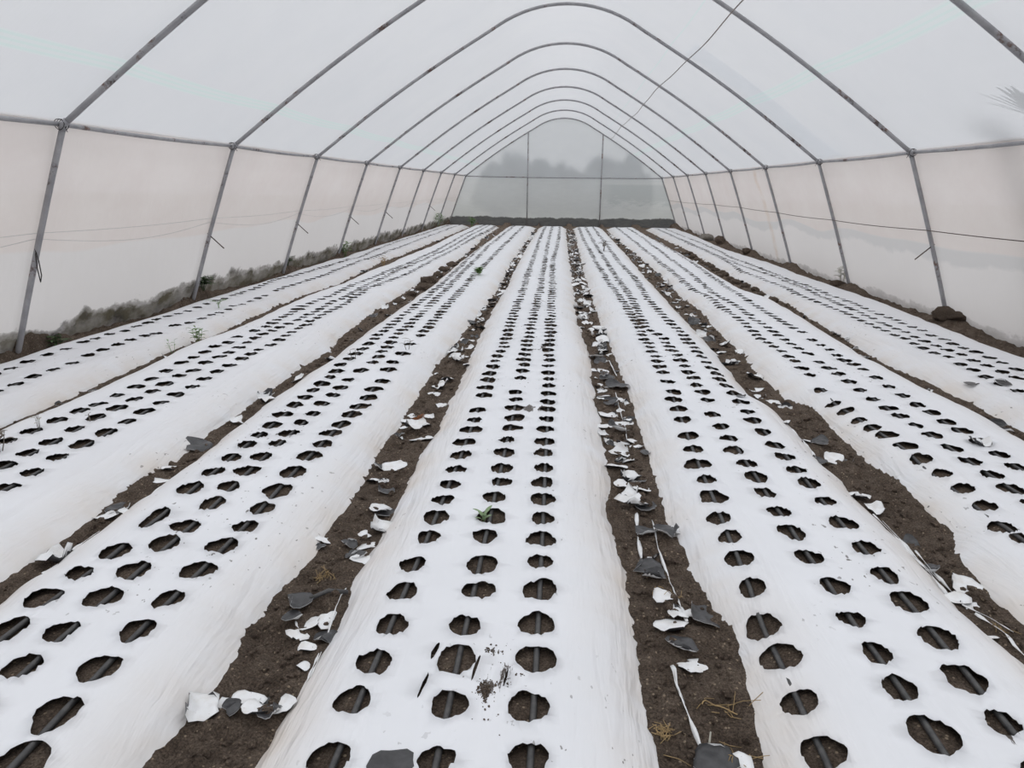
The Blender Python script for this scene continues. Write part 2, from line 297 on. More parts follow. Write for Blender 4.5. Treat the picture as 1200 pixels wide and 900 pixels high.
# ------------------------------------------------------------------ materials
class NT:
    def __init__(s, name):
        s.mat = bpy.data.materials.new(name); s.mat.use_nodes = True
        s.t = s.mat.node_tree; s.t.nodes.clear()
        s.out = s.n('ShaderNodeOutputMaterial')
    def n(s, kind, **kw):
        x = s.t.nodes.new(kind)
        for k, v in kw.items():
            if k.startswith('i_'):
                key = k[2:]
                key = int(key) if key.isdigit() else key.replace('_', ' ')
                x.inputs[key].default_value = v
            else: setattr(x, k, v)
        return x
    def l(s, a, b, ai=0, bi=0):
        s.t.links.new(a.outputs[ai], b.inputs[bi]); return b
    def coords(s, scale=(1, 1, 1), rot=(0, 0, 0)):
        tc = s.n('ShaderNodeTexCoord'); mp = s.n('ShaderNodeMapping')
        mp.inputs['Scale'].default_value = scale; mp.inputs['Rotation'].default_value = rot
        s.l(tc, mp, 'Object', 0); return mp
    def noise(s, co, scale, detail=4, rough=.6, dist=0):
        x = s.n('ShaderNodeTexNoise'); x.inputs['Scale'].default_value = scale
        x.inputs['Detail'].default_value = detail; x.inputs['Roughness'].default_value = rough
        x.inputs['Distortion'].default_value = dist
        s.l(co, x, 0, 'Vector'); return x
    def ramp(s, src, stops, si=0):
        r = s.n('ShaderNodeValToRGB'); e = r.color_ramp.elements
        while len(e) < len(stops): e.new(.5)
        for i, (p, c) in enumerate(stops):
            e[i].position = p
            e[i].color = (c, c, c, 1) if isinstance(c, (int, float)) else (*c, 1)
        s.l(src, r, si, 0); return r
    def mix(s, fac, a, b, blend='MIX'):
        m = s.n('ShaderNodeMix', data_type='RGBA', blend_type=blend)
        for v, k in ((fac, 0), (a, 6), (b, 7)):
            if isinstance(v, bpy.types.Node): s.t.links.new(v.outputs[2 if v.bl_idname == 'ShaderNodeMix' else 0], m.inputs[k])
            elif isinstance(v, tuple) and k: m.inputs[k].default_value = (*v, 1)
            else: m.inputs[k].default_value = v
        return m
    def math(s, op, a, b=None, c=None):
        m = s.n('ShaderNodeMath', operation=op)
        for i, v in enumerate((a, b, c)):
            if v is None: continue
            if isinstance(v, bpy.types.Node): s.t.links.new(v.outputs[0], m.inputs[i])
            elif isinstance(v, bpy.types.NodeSocket): s.t.links.new(v, m.inputs[i])
            else: m.inputs[i].default_value = v
        return m
    def bump(s, h, strength, dist, prev=None):
        b = s.n('ShaderNodeBump'); b.inputs['Strength'].default_value = strength; b.inputs['Distance'].default_value = dist
        s.t.links.new(h.outputs[0], b.inputs['Height'])
        if prev: s.l(prev, b, 0, 'Normal')
        return b
    def principled(s, col, rough=.6, metal=0, bump=None, spec=.4):
        p = s.n('ShaderNodeBsdfPrincipled')
        p.inputs['Roughness'].default_value = rough; p.inputs['Metallic'].default_value = metal
        p.inputs['Specular IOR Level'].default_value = spec
        if isinstance(col, bpy.types.Node): s.t.links.new(col.outputs[2 if col.bl_idname == 'ShaderNodeMix' else 0], p.inputs['Base Color'])
        else: p.inputs['Base Color'].default_value = (*col, 1)
        if bump: s.l(bump, p, 0, 'Normal')
        s.l(p, s.out); return p

def mat_soil():
    t = NT('soil'); co = t.coords()
    a = t.noise(co, 9, 8, .72); b = t.noise(co, 130, 7, .8); c = t.noise(co, 3, 3)
    base = t.ramp(a, [(.3, (.11, .082, .063)), (.55, (.21, .163, .128)), (.78, (.32, .255, .20))])
    fine = t.ramp(b, [(.36, (.25, .25, .25)), (.55, (.9, .9, .9)), (.72, (2.0, 1.85, 1.65))])
    m = t.mix(1.0, base, fine, 'MULTIPLY')
    v = t.n('ShaderNodeTexVoronoi'); v.inputs['Scale'].default_value = 70; t.l(co, v, 0, 'Vector')
    w = t.n('ShaderNodeTexWhiteNoise'); t.t.links.new(v.outputs['Color'], w.inputs[0])
    pick = t.math('GREATER_THAN', w, .90); near = t.math('LESS_THAN', v, .30)
    spot = t.math('MULTIPLY', pick, near)
    m2 = t.mix(spot, m, (.42, .33, .24))
    bp = t.bump(b, 1.0, .016); bp = t.bump(a, .8, .04, bp)
    t.principled(m2, .95, 0, bp, .15); return t.mat
def mat_mulch():
    """white upper face of the mulch film: beige soiling towards its buried edges, soil specks, drag wrinkles"""
    t = NT('mulch_white')
    edge = t.n('ShaderNodeAttribute', attribute_name='edge'); dirt = t.n('ShaderNodeAttribute', attribute_name='dirt')
    co = t.coords(); cs = t.coords((8, 1.0, 4), (0, 0, .16)); cs2 = t.coords((17, 2.0, 8), (0, 0, -.10))
    n1 = t.noise(co, 2.2, 4); n2 = t.noise(co, 60, 5, .7)
    e = t.math('SUBTRACT', 1.0, edge.outputs['Fac'])
    soil = t.math('MULTIPLY', t.math('POWER', e, 1.6), t.ramp(n1, [(.32, .1), (.66, 1.0)]))
    base = t.mix(soil, (.79, .805, .835), (.64, .585, .53))
    cloud = t.ramp(n1, [(.3, (.94, .94, .94)), (.7, (1, 1, 1))])
    base = t.mix(1.0, base, cloud, 'MULTIPLY')
    spk = t.noise(t.coords((38, 24, 38)), 1.0, 2, .5)
    rare = t.noise(co, .9, 2)
    speck = t.math('MULTIPLY', t.ramp(spk, [(.69, 0.0), (.71, 1.0)]), t.ramp(rare, [(.5, 0.0), (.62, .85)]))
    streak = t.noise(t.coords((60, 9, 60)), 1.0, 5, .7)
    d2 = t.math('MULTIPLY', dirt.outputs['Fac'], 1.0)
    dsum = t.math('ADD', t.ramp(streak, [(.3, -.0), (.8, .75)]), d2)
    dmask = t.ramp(dsum, [(.86, 0.0), (.93, 1.0)])
    dd = t.math('MAXIMUM', speck, dmask)
    base = t.mix(dd, base, (.075, .06, .05))
    w1 = t.noise(cs, 1.0, 4, .55, .6); w2 = t.noise(cs2, 1.0, 3, .5, .4)
    amp = t.math('ADD', t.math('MULTIPLY', t.math('POWER', e, .8), .85), .16)
    h = t.math('MULTIPLY', t.math('ADD', w1, t.math('MULTIPLY', w2, .5)), amp)
    bp = t.bump(h, .62, .05)
    t.principled(base, .42, 0, bp, .35)
    return t.mat
def mat_black_film():
    t = NT('film_black'); co = t.coords(); n = t.noise(co, 30, 4)
    t.principled(t.ramp(n, [(.3, (.022, .022, .024)), (.7, (.06, .06, .063))]), .38, 0, t.bump(n, .3, .005), .5); return t.mat
def mat_scrap_white():
    t = NT('scrap_white'); co = t.coords(); n = t.noise(co, 18, 4); k = t.noise(co, 120, 3)
    b = t.mix(t.ramp(n, [(.45, 0.0), (.8, .55)]), (.80, .81, .82), (.55, .5, .44))
    b = t.mix(t.ramp(k, [(.7, 0.0), (.74, .9)]), b, (.08, .06, .05))
    t.principled(b, .4, 0, t.bump(n, .4, .006), .4); return t.mat
def mat_hose():
    t = NT('drip_hose'); co = t.coords(); n = t.noise(co, 40, 4)
    t.principled(t.ramp(n, [(.35, (.035, .035, .037)), (.75, (.085, .083, .08))]), .45, 0, None, .5); return t.mat
def mat_pipe():
    t = NT('pipe_steel'); co = t.coords(); n = t.noise(co, 5, 5, .7); k = t.noise(co, 2.3, 6, .75)
    b = t.ramp(n, [(.3, (.26, .26, .275)), (.7, (.40, .395, .41))])
    r = t.ramp(k, [(.565, 0.0), (.62, .9)])
    b = t.mix(r, b, t.ramp(n, [(.35, (.045, .032, .03)), (.65, (.17, .075, .045))]))
    t.principled(b, .5, .25, t.bump(n, .15, .004), .4); return t.mat
def mat_plain(name, c, rough=.6, var=.25, scale=20, metal=0):
    t = NT(name); n = t.noise(t.coords(), scale, 4)
    lo = tuple(x * (1 - var) for x in c); hi = tuple(min(1, x * (1 + var)) for x in c)
    t.principled(t.ramp(n, [(.3, lo), (.7, hi)]), rough, metal, None, .3); return t.mat
def film_out(t, col, trans, clear, normal=None, haze=None):
    d = t.n('ShaderNodeBsdfDiffuse'); tr = t.n('ShaderNodeBsdfTranslucent'); cl = t.n('ShaderNodeBsdfTransparent' if haze is None else 'ShaderNodeBsdfRefraction')
    if haze is not None: cl.inputs['IOR'].default_value = 1.25; cl.inputs['Roughness'].default_value = haze
    for x in (d, tr): t.t.links.new(col.outputs[2 if col.bl_idname == 'ShaderNodeMix' else 0], x.inputs['Color'])
    cl.inputs['Color'].default_value = (.95, .95, .95, 1)
    if normal:
        t.l(normal, d, 0, 'Normal'); t.l(normal, tr, 0, 'Normal')
    m = t.n('ShaderNodeMixShader'); m.inputs[0].default_value = trans
    t.l(d, m, 0, 1); t.l(tr, m, 0, 2)
    m2 = t.n('ShaderNodeMixShader')
    if isinstance(clear, bpy.types.Node): t.t.links.new(clear.outputs[0], m2.inputs[0])
    else: m2.inputs[0].default_value = clear
    t.l(m, m2, 0, 1); t.l(cl, m2, 0, 2); t.l(m2, t.out)
def sep(t):
    tc = t.n('ShaderNodeTexCoord'); s = t.n('ShaderNodeSeparateXYZ'); t.l(tc, s, 'Object', 0); return s
def mat_roof():
    t = NT('roof_film'); s = sep(t); co = t.coords()
    n = t.noise(co, .8, 4); f = t.noise(t.coords((2, 14, 2)), 1.0, 4)
    base = t.ramp(n, [(.3, (.72, .735, .765)), (.7, (.76, .77, .79))])
    # faint green lines printed lengthwise in the film
    acc = None
    for c in (-3.52, -3.48, -3.44, 2.82, 2.87, 2.92, 1.60):
        d = t.math('ABSOLUTE', t.math('SUBTRACT', s.outputs['X'], c))
        q = t.math('LESS_THAN', d, .009)
        acc = q if acc is None else t.math('MAXIMUM', acc, q)
    band = t.math('MAXIMUM', t.math('LESS_THAN', t.math('ABSOLUTE', t.math('SUBTRACT', s.outputs['X'], -3.48)), .06),
                  t.math('LESS_THAN', t.math('ABSOLUTE', t.math('SUBTRACT', s.outputs['X'], 2.87)), .075))
    base = t.mix(t.math('MULTIPLY', band, .42), base, (.70, .84, .80))
    base = t.mix(t.math('MULTIPLY', acc, .45), base, (.60, .80, .76))
    film_out(t, base, .47, .36, t.bump(f, .12, .02)); return t.mat
def mat_wall(side):
    t = NT('wall_film_' + side); s = sep(t)
    n = t.noise(t.coords((1, .7, 1)), 1.6, 5, .65); f = t.noise(t.coords((1, 5, 2)), 1.0, 4)
    fine = t.noise(t.coords((1, .8, 1.6)), 3.2, 6, .62); big = t.noise(t.coords((.0, .35, .0)), 1.0, 1)
    base = t.ramp(n, [(.28, (.755, .69, .67)), (.7, (.80, .75, .73))])
    z = s.outputs['Z']
    # lower skirt sheet: cooler white below a sagging seam, greyer where the two sheets overlap
    seam = t.math('ADD', .94, t.math('MULTIPLY', t.math('SUBTRACT', t.noise(t.coords((.0, .32, .0)), 1.0, 1), .5), .5))
    below = t.ramp(t.math('SUBTRACT', seam, z), [(.0, 0.0), (.03, 1.0)])
    base = t.mix(t.math('MULTIPLY', below, .85), base, (.785, .765, .765))
    if side == 'right':
        wob = t.math('ADD', .20, t.math('MULTIPLY', t.math('SUBTRACT', n, .5), .35))
        lim = t.math('SUBTRACT', seam, wob)
        over = t.math('MULTIPLY', below, t.ramp(t.math('SUBTRACT', z, lim), [(.0, 0.0), (.05, 1.0)]))
        base = t.mix(t.math('MULTIPLY', over, .75), base, (.66, .65, .655))
        rust = t.math('MULTIPLY', t.ramp(t.math('ABSOLUTE', t.math('SUBTRACT', s.outputs['Y'], 16.5)), [(.05, .5), (.22, 0.0)]), t.ramp(fine, [(.35, 0.0), (.7, 1.0)]))
        base = t.mix(rust, base, (.62, .46, .33))
    # mud splashed up from the ground
    top, dens = (.19, 1.0) if side == 'left' else (.02, .5)
    zz = t.math('SUBTRACT', z, t.math('ADD', top, t.math('ADD', t.math('MULTIPLY', t.math('SUBTRACT', n, .5), .55 if side == 'left' else .3), t.math('MULTIPLY', t.math('SUBTRACT', fine, .5), .22))))
    mud = t.ramp(zz, [(.0, dens), (.07, dens * .62), (.10, 0.0)])
    mud = t.math('MULTIPLY', mud, t.ramp(fine, [(.25, .72), (.6, 1.0)]))
    base = t.mix(mud, base, t.ramp(n, [(.35, (.05, .045, .042)), (.5, (.10, .09, .065)), (.65, (.075, .068, .06))]))
    clear = t.ramp(mud, [(0.0, .07), (.5, 0.0)])
    film_out(t, base, .5, clear, t.bump(f, .25, .04)); return t.mat
def mat_end():
    t = NT('end_film'); s = sep(t); z = s.outputs['Z']
    n = t.noise(t.coords((1, 1, 1.6)), .9, 5, .6); fine = t.noise(t.coords((1, 1, 3)), 3.5, 5, .7)
    base = t.ramp(n, [(.3, (.84, .86, .875)), (.7, (.90, .92, .93))])
    low = t.ramp(t.math('SUBTRACT', 1.9, z), [(.0, 0.0), (.04, 1.0)])
    base = t.mix(t.math('MULTIPLY', low, .7), base, t.ramp(fine, [(.3, (.78, .80, .795)), (.7, (.86, .88, .87))]))
    rgt = t.math('MULTIPLY', t.ramp(t.math('MULTIPLY', t.math('SUBTRACT', s.outputs['X'], 1.4), 1.5), [(0.0, 0.0), (1.0, .55)]), t.math('MULTIPLY', t.ramp(t.math('SUBTRACT', 1.72, z), [(0.0, 0.0), (.08, 1.0)]), t.ramp(t.math('SUBTRACT', z, t.math('MULTIPLY', fine, 1.6)), [(0.0, 0.0), (.3, 1.0)])))
    base = t.mix(rgt, base, (.60, .64, .64))
    zz = t.math('SUBTRACT', z, t.math('ADD', .30, t.math('MULTIPLY', t.math('SUBTRACT', t.noise(t.coords((1, 1, 0)), 1.1, 6, .65), .5), .35)))
    mud = t.ramp(zz, [(.0, .93), (.04, .0)])
    base = t.mix(mud, base, t.ramp(fine, [(.3, (.075, .075, .075)), (.7, (.14, .14, .135))]))
    clear = t.math('MULTIPLY', t.ramp(mud, [(0.0, 1.0), (.4, 0.0)]), t.math('SUBTRACT', .36, t.math('MULTIPLY', low, .18)))
    film_out(t, base, .5, clear, None, .38); return t.mat

M = dict(soil=mat_soil(), mulch=mat_mulch(), black=mat_black_film(), scrap=mat_scrap_white(), hose=mat_hose(), pipe=mat_pipe(),
         roof=mat_roof(), wl=mat_wall('left'), wr=mat_wall('right'), end=mat_end(),
         wire=mat_plain('rusty_wire', (.10, .075, .065), .6, .3), cord=mat_plain('pale_cord', (.56, .55, .55), .8, .08),
         rope=mat_plain('grey_rope', (.30, .27, .25), .8, .2), leaf=mat_plain('leaf_green', (.14, .24, .07), .5, .35, 30),
         pale_leaf=mat_plain('leaf_greygreen', (.26, .36, .20), .5, .25, 30),
         dark_leaf=mat_plain('leaf_dark', (.05, .085, .03), .6, .4, 30), dry=mat_plain('dry_straw', (.34, .24, .12), .8, .3, 40),
         dead=mat_plain('dead_stalk', (.16, .14, .12), .8, .3, 40), pale=mat_plain('bleached_stalk', (.45, .44, .38), .8, .2, 40),
         rusty=mat_plain('orange_roots', (.32, .12, .05), .8, .3, 40), tie=mat_plain('tie_wire', (.035, .03, .03), .6, .3),
         stone=mat_plain('clod', (.055, .042, .033), .95, .4, 30), greystone=mat_plain('grey_stone', (.22, .205, .18), .9, .3, 25),
         grass=mat_plain('outside_grass', (.12, .125, .09), .9, .3, 1.5), hill=mat_plain('hillside', (.05, .068, .085), 1.0, .6, .7),
         frond=mat_plain('frond', (.03, .05, .02), .8, .4, 8))

# ------------------------------------------------------------------ beds and soil as height fields
ZT, SIDE = .105, .23
def raw_edges(b, y):
    B = BEDS[b]
    out = []
    for i, side in enumerate(('left', 'right')):
        p = np.array(B[side]); v = np.interp(y, p[:, 0], p[:, 1])
        v = v + .03 * (vn(y * 5.5, b * 3.7 + i * 11.3) - .5) + .022 * (vn(y * 17, b * 5.1 + i * 7.7) - .5)
        out.append(v)
    if b == 1: out[0] = np.maximum(out[0], -4.66)
    if b == 7: out[1] = np.minimum(out[1], 4.60)
    return out
def bed_edges(b, y):
    L, R = raw_edges(b, y)
    if b > 1: L = L + np.maximum(.115 - (L - raw_edges(b - 1, y)[1]), 0) / 2
    if b < 7: R = R - np.maximum(.115 - (raw_edges(b + 1, y)[0] - R), 0) / 2
    return [L, R]
def film_z(b, x, y, e=None):
    L, R = bed_edges(b, y) if e is None else e
    d = np.minimum(x - L, R - x)
    h = ZT * (1 - (1 - np.clip(d / SIDE, 0, 1)) ** 1.8)
    inn = np.clip(d / .12, 0, 1)
    h = h + inn * (.022 * (vn(x * 2.1, y * 1.3, b) - .5) + .010 * (vn(x * 6, y * 4, b + 9) - .5))
    h = h * sstep((BED_END + .1 - y) / .35)
    return np.where(d < 0, .9 * d, h), d
def floor_z(x, y):
    x = np.asarray(x, float); y = np.asarray(y, float)
    clod = .034 * (vn(x * 8, y * 8, 1) - .5) + .026 * (vn(x * 21, y * 21, 2) - .5) + .014 * (vn(x * 47, y * 47, 3) - .5)
    z = 1.25 * clod - .006
    z = z + .10 * sstep((y - 29.2) / 1.6) + .15 * np.exp(-((x + 4.76) / .16) ** 2) * (1 - ((y - HOOP_Y0) / HOOP_D) % 1.0) ** 2 * (y < END_Y - .5) + .05 * sstep((np.abs(x) - 4.75) / .25) * (vn(y * 1.3, x * 0 + 4, 5))
    for k in range(N_HOOP):
        for sx in (-1, 1):
            yy = HOOP_Y0 + k * HOOP_D - .1; r2 = ((x - sx * 4.72) / .16) ** 2 + ((y - yy) / (.42 if sx > 0 else .5)) ** 2
            z = z + (.11 if sx > 0 else .10) * np.exp(-r2) * (.6 + .8 * vn(x * 6, y * 6, 7))
    inside = 0
    for b in BEDS:
        fz, d = film_z(b, x, y)
        s = .0185 * sstep(d / .10) + .003
        zz = fz - s + .22 * clod * sstep(d / .15)
        z = np.where(d > 0, zz, np.where(d > -.05, -.004 + (z + .004) * sstep(-d / .05), z))
    return z

def yrows(y0, y1, a, m):
    r = [y0]
    while r[-1] < y1:
        r.append(r[-1] + max(m, a * max(r[-1], 0)))
    return np.array(r)
ys = np.concatenate([np.linspace(FRONT_Y, .9, 30), yrows(.92, END_Y + .1, .0065, .012)])
xs = np.arange(-5.15, 5.16, .0165)
X, Y = np.meshgrid(xs, ys)
tag(link('floor', grid_mesh('floor', X, Y, floor_z(X, Y)), M['soil']), kind='structure', label='dark brown crumbly soil floor between the white covered beds')

BED_NAME = {1: 'leftmost bed', 2: 'second bed from the left', 3: 'third bed from the left', 4: 'middle bed',
            5: 'third bed from the right', 6: 'second bed from the right', 7: 'rightmost bed'}
ROW_NAME = {3: ('left', 'middle', 'right'), 2: ('left', 'right')}
rnd = random.Random(5)
HOLES = {}
def row_holes(near, far):
    pts = sorted(near, key=lambda p: p[1])
    res = list(pts)
    y = pts[0][1]; x = pts[0][0]
    while y > .15:
        y -= .2; res.append((x + rnd.uniform(-.008, .008), y))
    fx = np.array(sorted(pts[-4:] + [f for f in far if f[1] > pts[-1][1]], key=lambda p: p[1]))
    y = pts[-1][1]
    while y < BED_END - .35:
        y += rnd.uniform(.185, .215)
        gx = float(np.interp(y, fx[:, 1], fx[:, 0])) + rnd.uniform(-.012, .012)
        res.append((gx, y))
    return sorted(res, key=lambda p: p[1])
def hole_poly(x, y, r, n, seed, ex=1.0, ey=1.0):
    q = random.Random(seed)
    a2, a3, a5 = q.uniform(-.09, .09), q.uniform(-.10, .10), q.uniform(-.045, .045)
    p2, p3, p5 = (q.uniform(0, 2 * PI) for _ in range(3))
    P = []
    for i in range(n):
        a = 2 * PI * i / n
        rr = r * (1 + a2 * math.cos(2 * a + p2) + a3 * math.cos(3 * a + p3) + a5 * math.cos(5 * a + p5) + (q.uniform(-.03, .03) if n > 9 else 0))
        P.append((x + rr * ex * math.cos(a), y + rr * ey * math.sin(a)))
    return P
SPECIAL = {(3, -1.724, 2.816): (.95, 2.3), (2, -3.066, 8.0): (1, 1)}
SLITS = [(-.339, 1.985, .008, .045), (-.347, 1.82, .006, .055), (-.20, 1.91, .005, .06),
         (-.105, 1.87, .0025, .04)]
DIRT = [(-.160, 1.865, .035, .10, .55), (-.162, 1.965, .022, .06, .5), (-.118, 1.90, .035, .13, .34), (-.30, 1.95, .04, .10, .25), (-.065, 1.90, .012, .03, .6),
        (1.30, 1.74, .10, .05, .22), (1.08, 1.50, .20, .12, .22), (-.28, 1.72, .06, .05, .2), (-.16, 4.62, .05, .12, .55), (-.08, 4.62, .03, .1, .5), (-.28, 5.05, .05, .08, .3),
        (-.11, 6.6, .04, .3, .45), (-.22, 6.4, .03, .2, .4), (-1.44, 2.5, .05, .05, .2)]

def build_bed(b):
    B = BEDS[b]
    rows = [row_holes(n, f) for n, f in B['rows']]
    HOLES[b] = rows
    holes = []
    for ri, row in enumerate(rows):
        for (x, y) in row:
            r = (.061 if b == 3 and ri == 2 else .0555) * rnd.uniform(.86, 1.15)
            if b in (1, 7, 6): r *= .97
            n = 30 if y < 4 else 18 if y < 8 else 10 if y < 14 else 7
            ex, ey = rnd.uniform(.92, 1.08), rnd.uniform(1.0, 1.2)
            if b == 3 and abs(x + 1.724) < .02 and abs(y - 2.816) < .05: ey = 2.1; ex = .85
            if b == 2 and ri == 0 and 8.2 < y < 8.6: ex = 1.5
            holes.append((x, y, r, ex, ey, hole_poly(x, y, r, n, rnd.random(), ex, ey)))
    if b == 4:
        for (x, y, hw, hl) in SLITS:
            P = [(x - hw * math.sin(2 * PI * i / 10) * (1 + .3 * rnd.uniform(-1, 1)) + (hl * math.cos(2 * PI * i / 10)) * .12, y + hl * math.cos(2 * PI * i / 10)) for i in range(10)]
            holes.append((x, y, hl, .5, 1, P))
    Y0, Y1 = .0, BED_END
    yy = [Y0]
    while yy[-1] < Y1: yy.append(yy[-1] + min(.28, max(.035, .013 * yy[-1] + .012)))
    yy = np.array(yy)
    OV = .035
    # the film is laid out in a straightened space: s across (0..W), y along
    Lm, Rm = bed_edges(b, yy); W = float(np.mean(Rm - Lm)) + 2 * OV
    def warp(s, y):
        L, R = bed_edges(b, y); return L - OV + (np.asarray(s) / W) * (R - L + 2 * OV)
    def unwarp(x, y):
        L, R = bed_edges(b, y); return (np.asarray(x) - L + OV) / (R - L + 2 * OV) * W
    ss = np.concatenate([[0, .03, .055, .075, .10, .13, .165, .205, .25], np.linspace(.30, W - .30, int((W - .6) / .05) + 1), W - np.array([0, .03, .055, .075, .10, .13, .165, .205, .25])[::-1]])
    S, YY = np.meshgrid(ss, yy); S = S.ravel(); YY = YY.ravel()
    XX = warp(S, YY)
    keep = np.ones(len(S), bool)
    hc = np.array([(h[0], h[1], h[2] * max(h[3], h[4])) for h in holes])
    for k in range(0, len(S), 2000):
        sl = slice(k, k + 2000)
        ylo, yhi = YY[sl].min() - .3, YY[sl].max() + .3
        hh = hc[(hc[:, 1] > ylo) & (hc[:, 1] < yhi)]
        if len(hh):
            d = np.hypot(XX[sl][:, None] - hh[:, 0], YY[sl][:, None] - hh[:, 1]) - hh[:, 2] * 1.12 - .006
            keep[sl] &= (d > 0).all(1)
    border = (S < 1e-6) | (S > W - 1e-6) | (YY <= Y0 + 1e-6) | (YY >= yy[-1] - 1e-6)
    keep |= border & (S < .02) | border & (S > W - .02)
    verts = [Vector((float(s), float(y))) for s, y in zip(S[keep], YY[keep])]
    ng = len(verts)
    faces = []
    hx = np.concatenate([np.array(h[5])[:, 0] for h in holes]); hy = np.concatenate([np.array(h[5])[:, 1] for h in holes])
    hs = unwarp(hx, hy)
    i = 0
    for h in holes:
        n = len(h[5]); faces.append(list(range(ng + i, ng + i + n))); i += n
    verts += [Vector((float(s), float(y))) for s, y in zip(hs, hy)]
    v, e, f, ov, oe, of = delaunay_2d_cdt(verts, [], faces, 0, 1e-5, True)
    tri = [t for t, o in zip(f, of) if not o]
    V = np.array([(p.x, p.y) for p in v])
    x = warp(V[:, 0], V[:, 1]); y = V[:, 1]
    z, d = film_z(b, x, y)
    rim = np.array([any(k >= ng for k in o) for o in ov])
    z = z + np.where(rim, rng.uniform(-.003, .007, len(z)) + .002, 0)
    # sags a little between the holes, rides up over the hoses
    used = sorted({k for t in tri for k in t}); remap = {k: i for i, k in enumerate(used)}
    me = mesh_of('mulch_film', [(x[k], y[k], z[k]) for k in used], [tuple(remap[k] for k in t) for t in tri])
    a = me.attributes.new('edge', 'FLOAT', 'POINT'); a.data.foreach_set('value', np.clip(d[used] / .30, 0, 1).astype(np.float32))
    dv = np.zeros(len(used))
    for (cx, cy, sx, sy, am) in DIRT:
        dv = np.maximum(dv, 1.9 * am * np.exp(-((x[used] - cx) / sx) ** 2 - ((y[used] - cy) / sy) ** 2))
    a = me.attributes.new('dirt', 'FLOAT', 'POINT'); a.data.foreach_set('value', dv.astype(np.float32))
    o = link('mulch_film', me, [M['mulch'], M['black']])
    for p in me.polygons:
        if p.normal.z < 0: p.flip()
    so = o.modifiers.new('thick', 'SOLIDIFY'); so.thickness = .0016; so.offset = -1; so.material_offset = 1; so.material_offset_rim = 1
    extra = {1: 'white mulch film with two hole rows over the leftmost bed, beside the left wall',
             2: 'white plastic mulch film over the second bed from the left',
             3: 'white plastic mulch film over the third bed from the left, with one long slot hole',
             4: 'white mulch film with soil smears and a seedling over the middle bed',
             5: 'white plastic mulch film over the third bed from the right',
             6: 'white plastic mulch film over the second bed from the right',
             7: 'white plastic mulch film over the rightmost bed, against the right wall'}
    tag(o, extra[b], 'mulch film', 'white mulch films over the planting beds')
    # drip hoses, one under each row of holes
    names = ROW_NAME[len(rows)]
    for ri, row in enumerate(rows):
        p = np.array(row)
        yk = np.arange(.1, BED_END + .1, .9)
        base = np.interp(yk, p[:, 1], p[:, 0])
        base = np.convolve(np.pad(base, 1, mode='edge'), [.25, .5, .25], 'valid')
        off = {4: (-.004, .0, .006), 5: (.0, .012, .016), 6: (.0, .012, .01), 3: (-.006, .008, -.014)}.get(b, (0, 0, 0))[ri]
        yk2 = np.arange(.1, BED_END + .1, .12)
        xk = np.interp(yk2, yk, base) + off + .006 * (vn(yk2 * .8, b * 2.3 + ri) - .5)
        zf, _ = film_z(b, xk, yk2)
        zk = zf - .0118
        m = MB().tube(list(zip(xk, yk2, zk)), .0102, 8)
        ho = m.build('drip_hose', M['hose'])
        tag(ho, 'black drip hose under the %s hole row, %s' % (names[ri], BED_NAME[b]), 'hose', 'drip hoses under the mulch films')
    return o
FILMS = {b: build_bed(b) for b in BEDS}

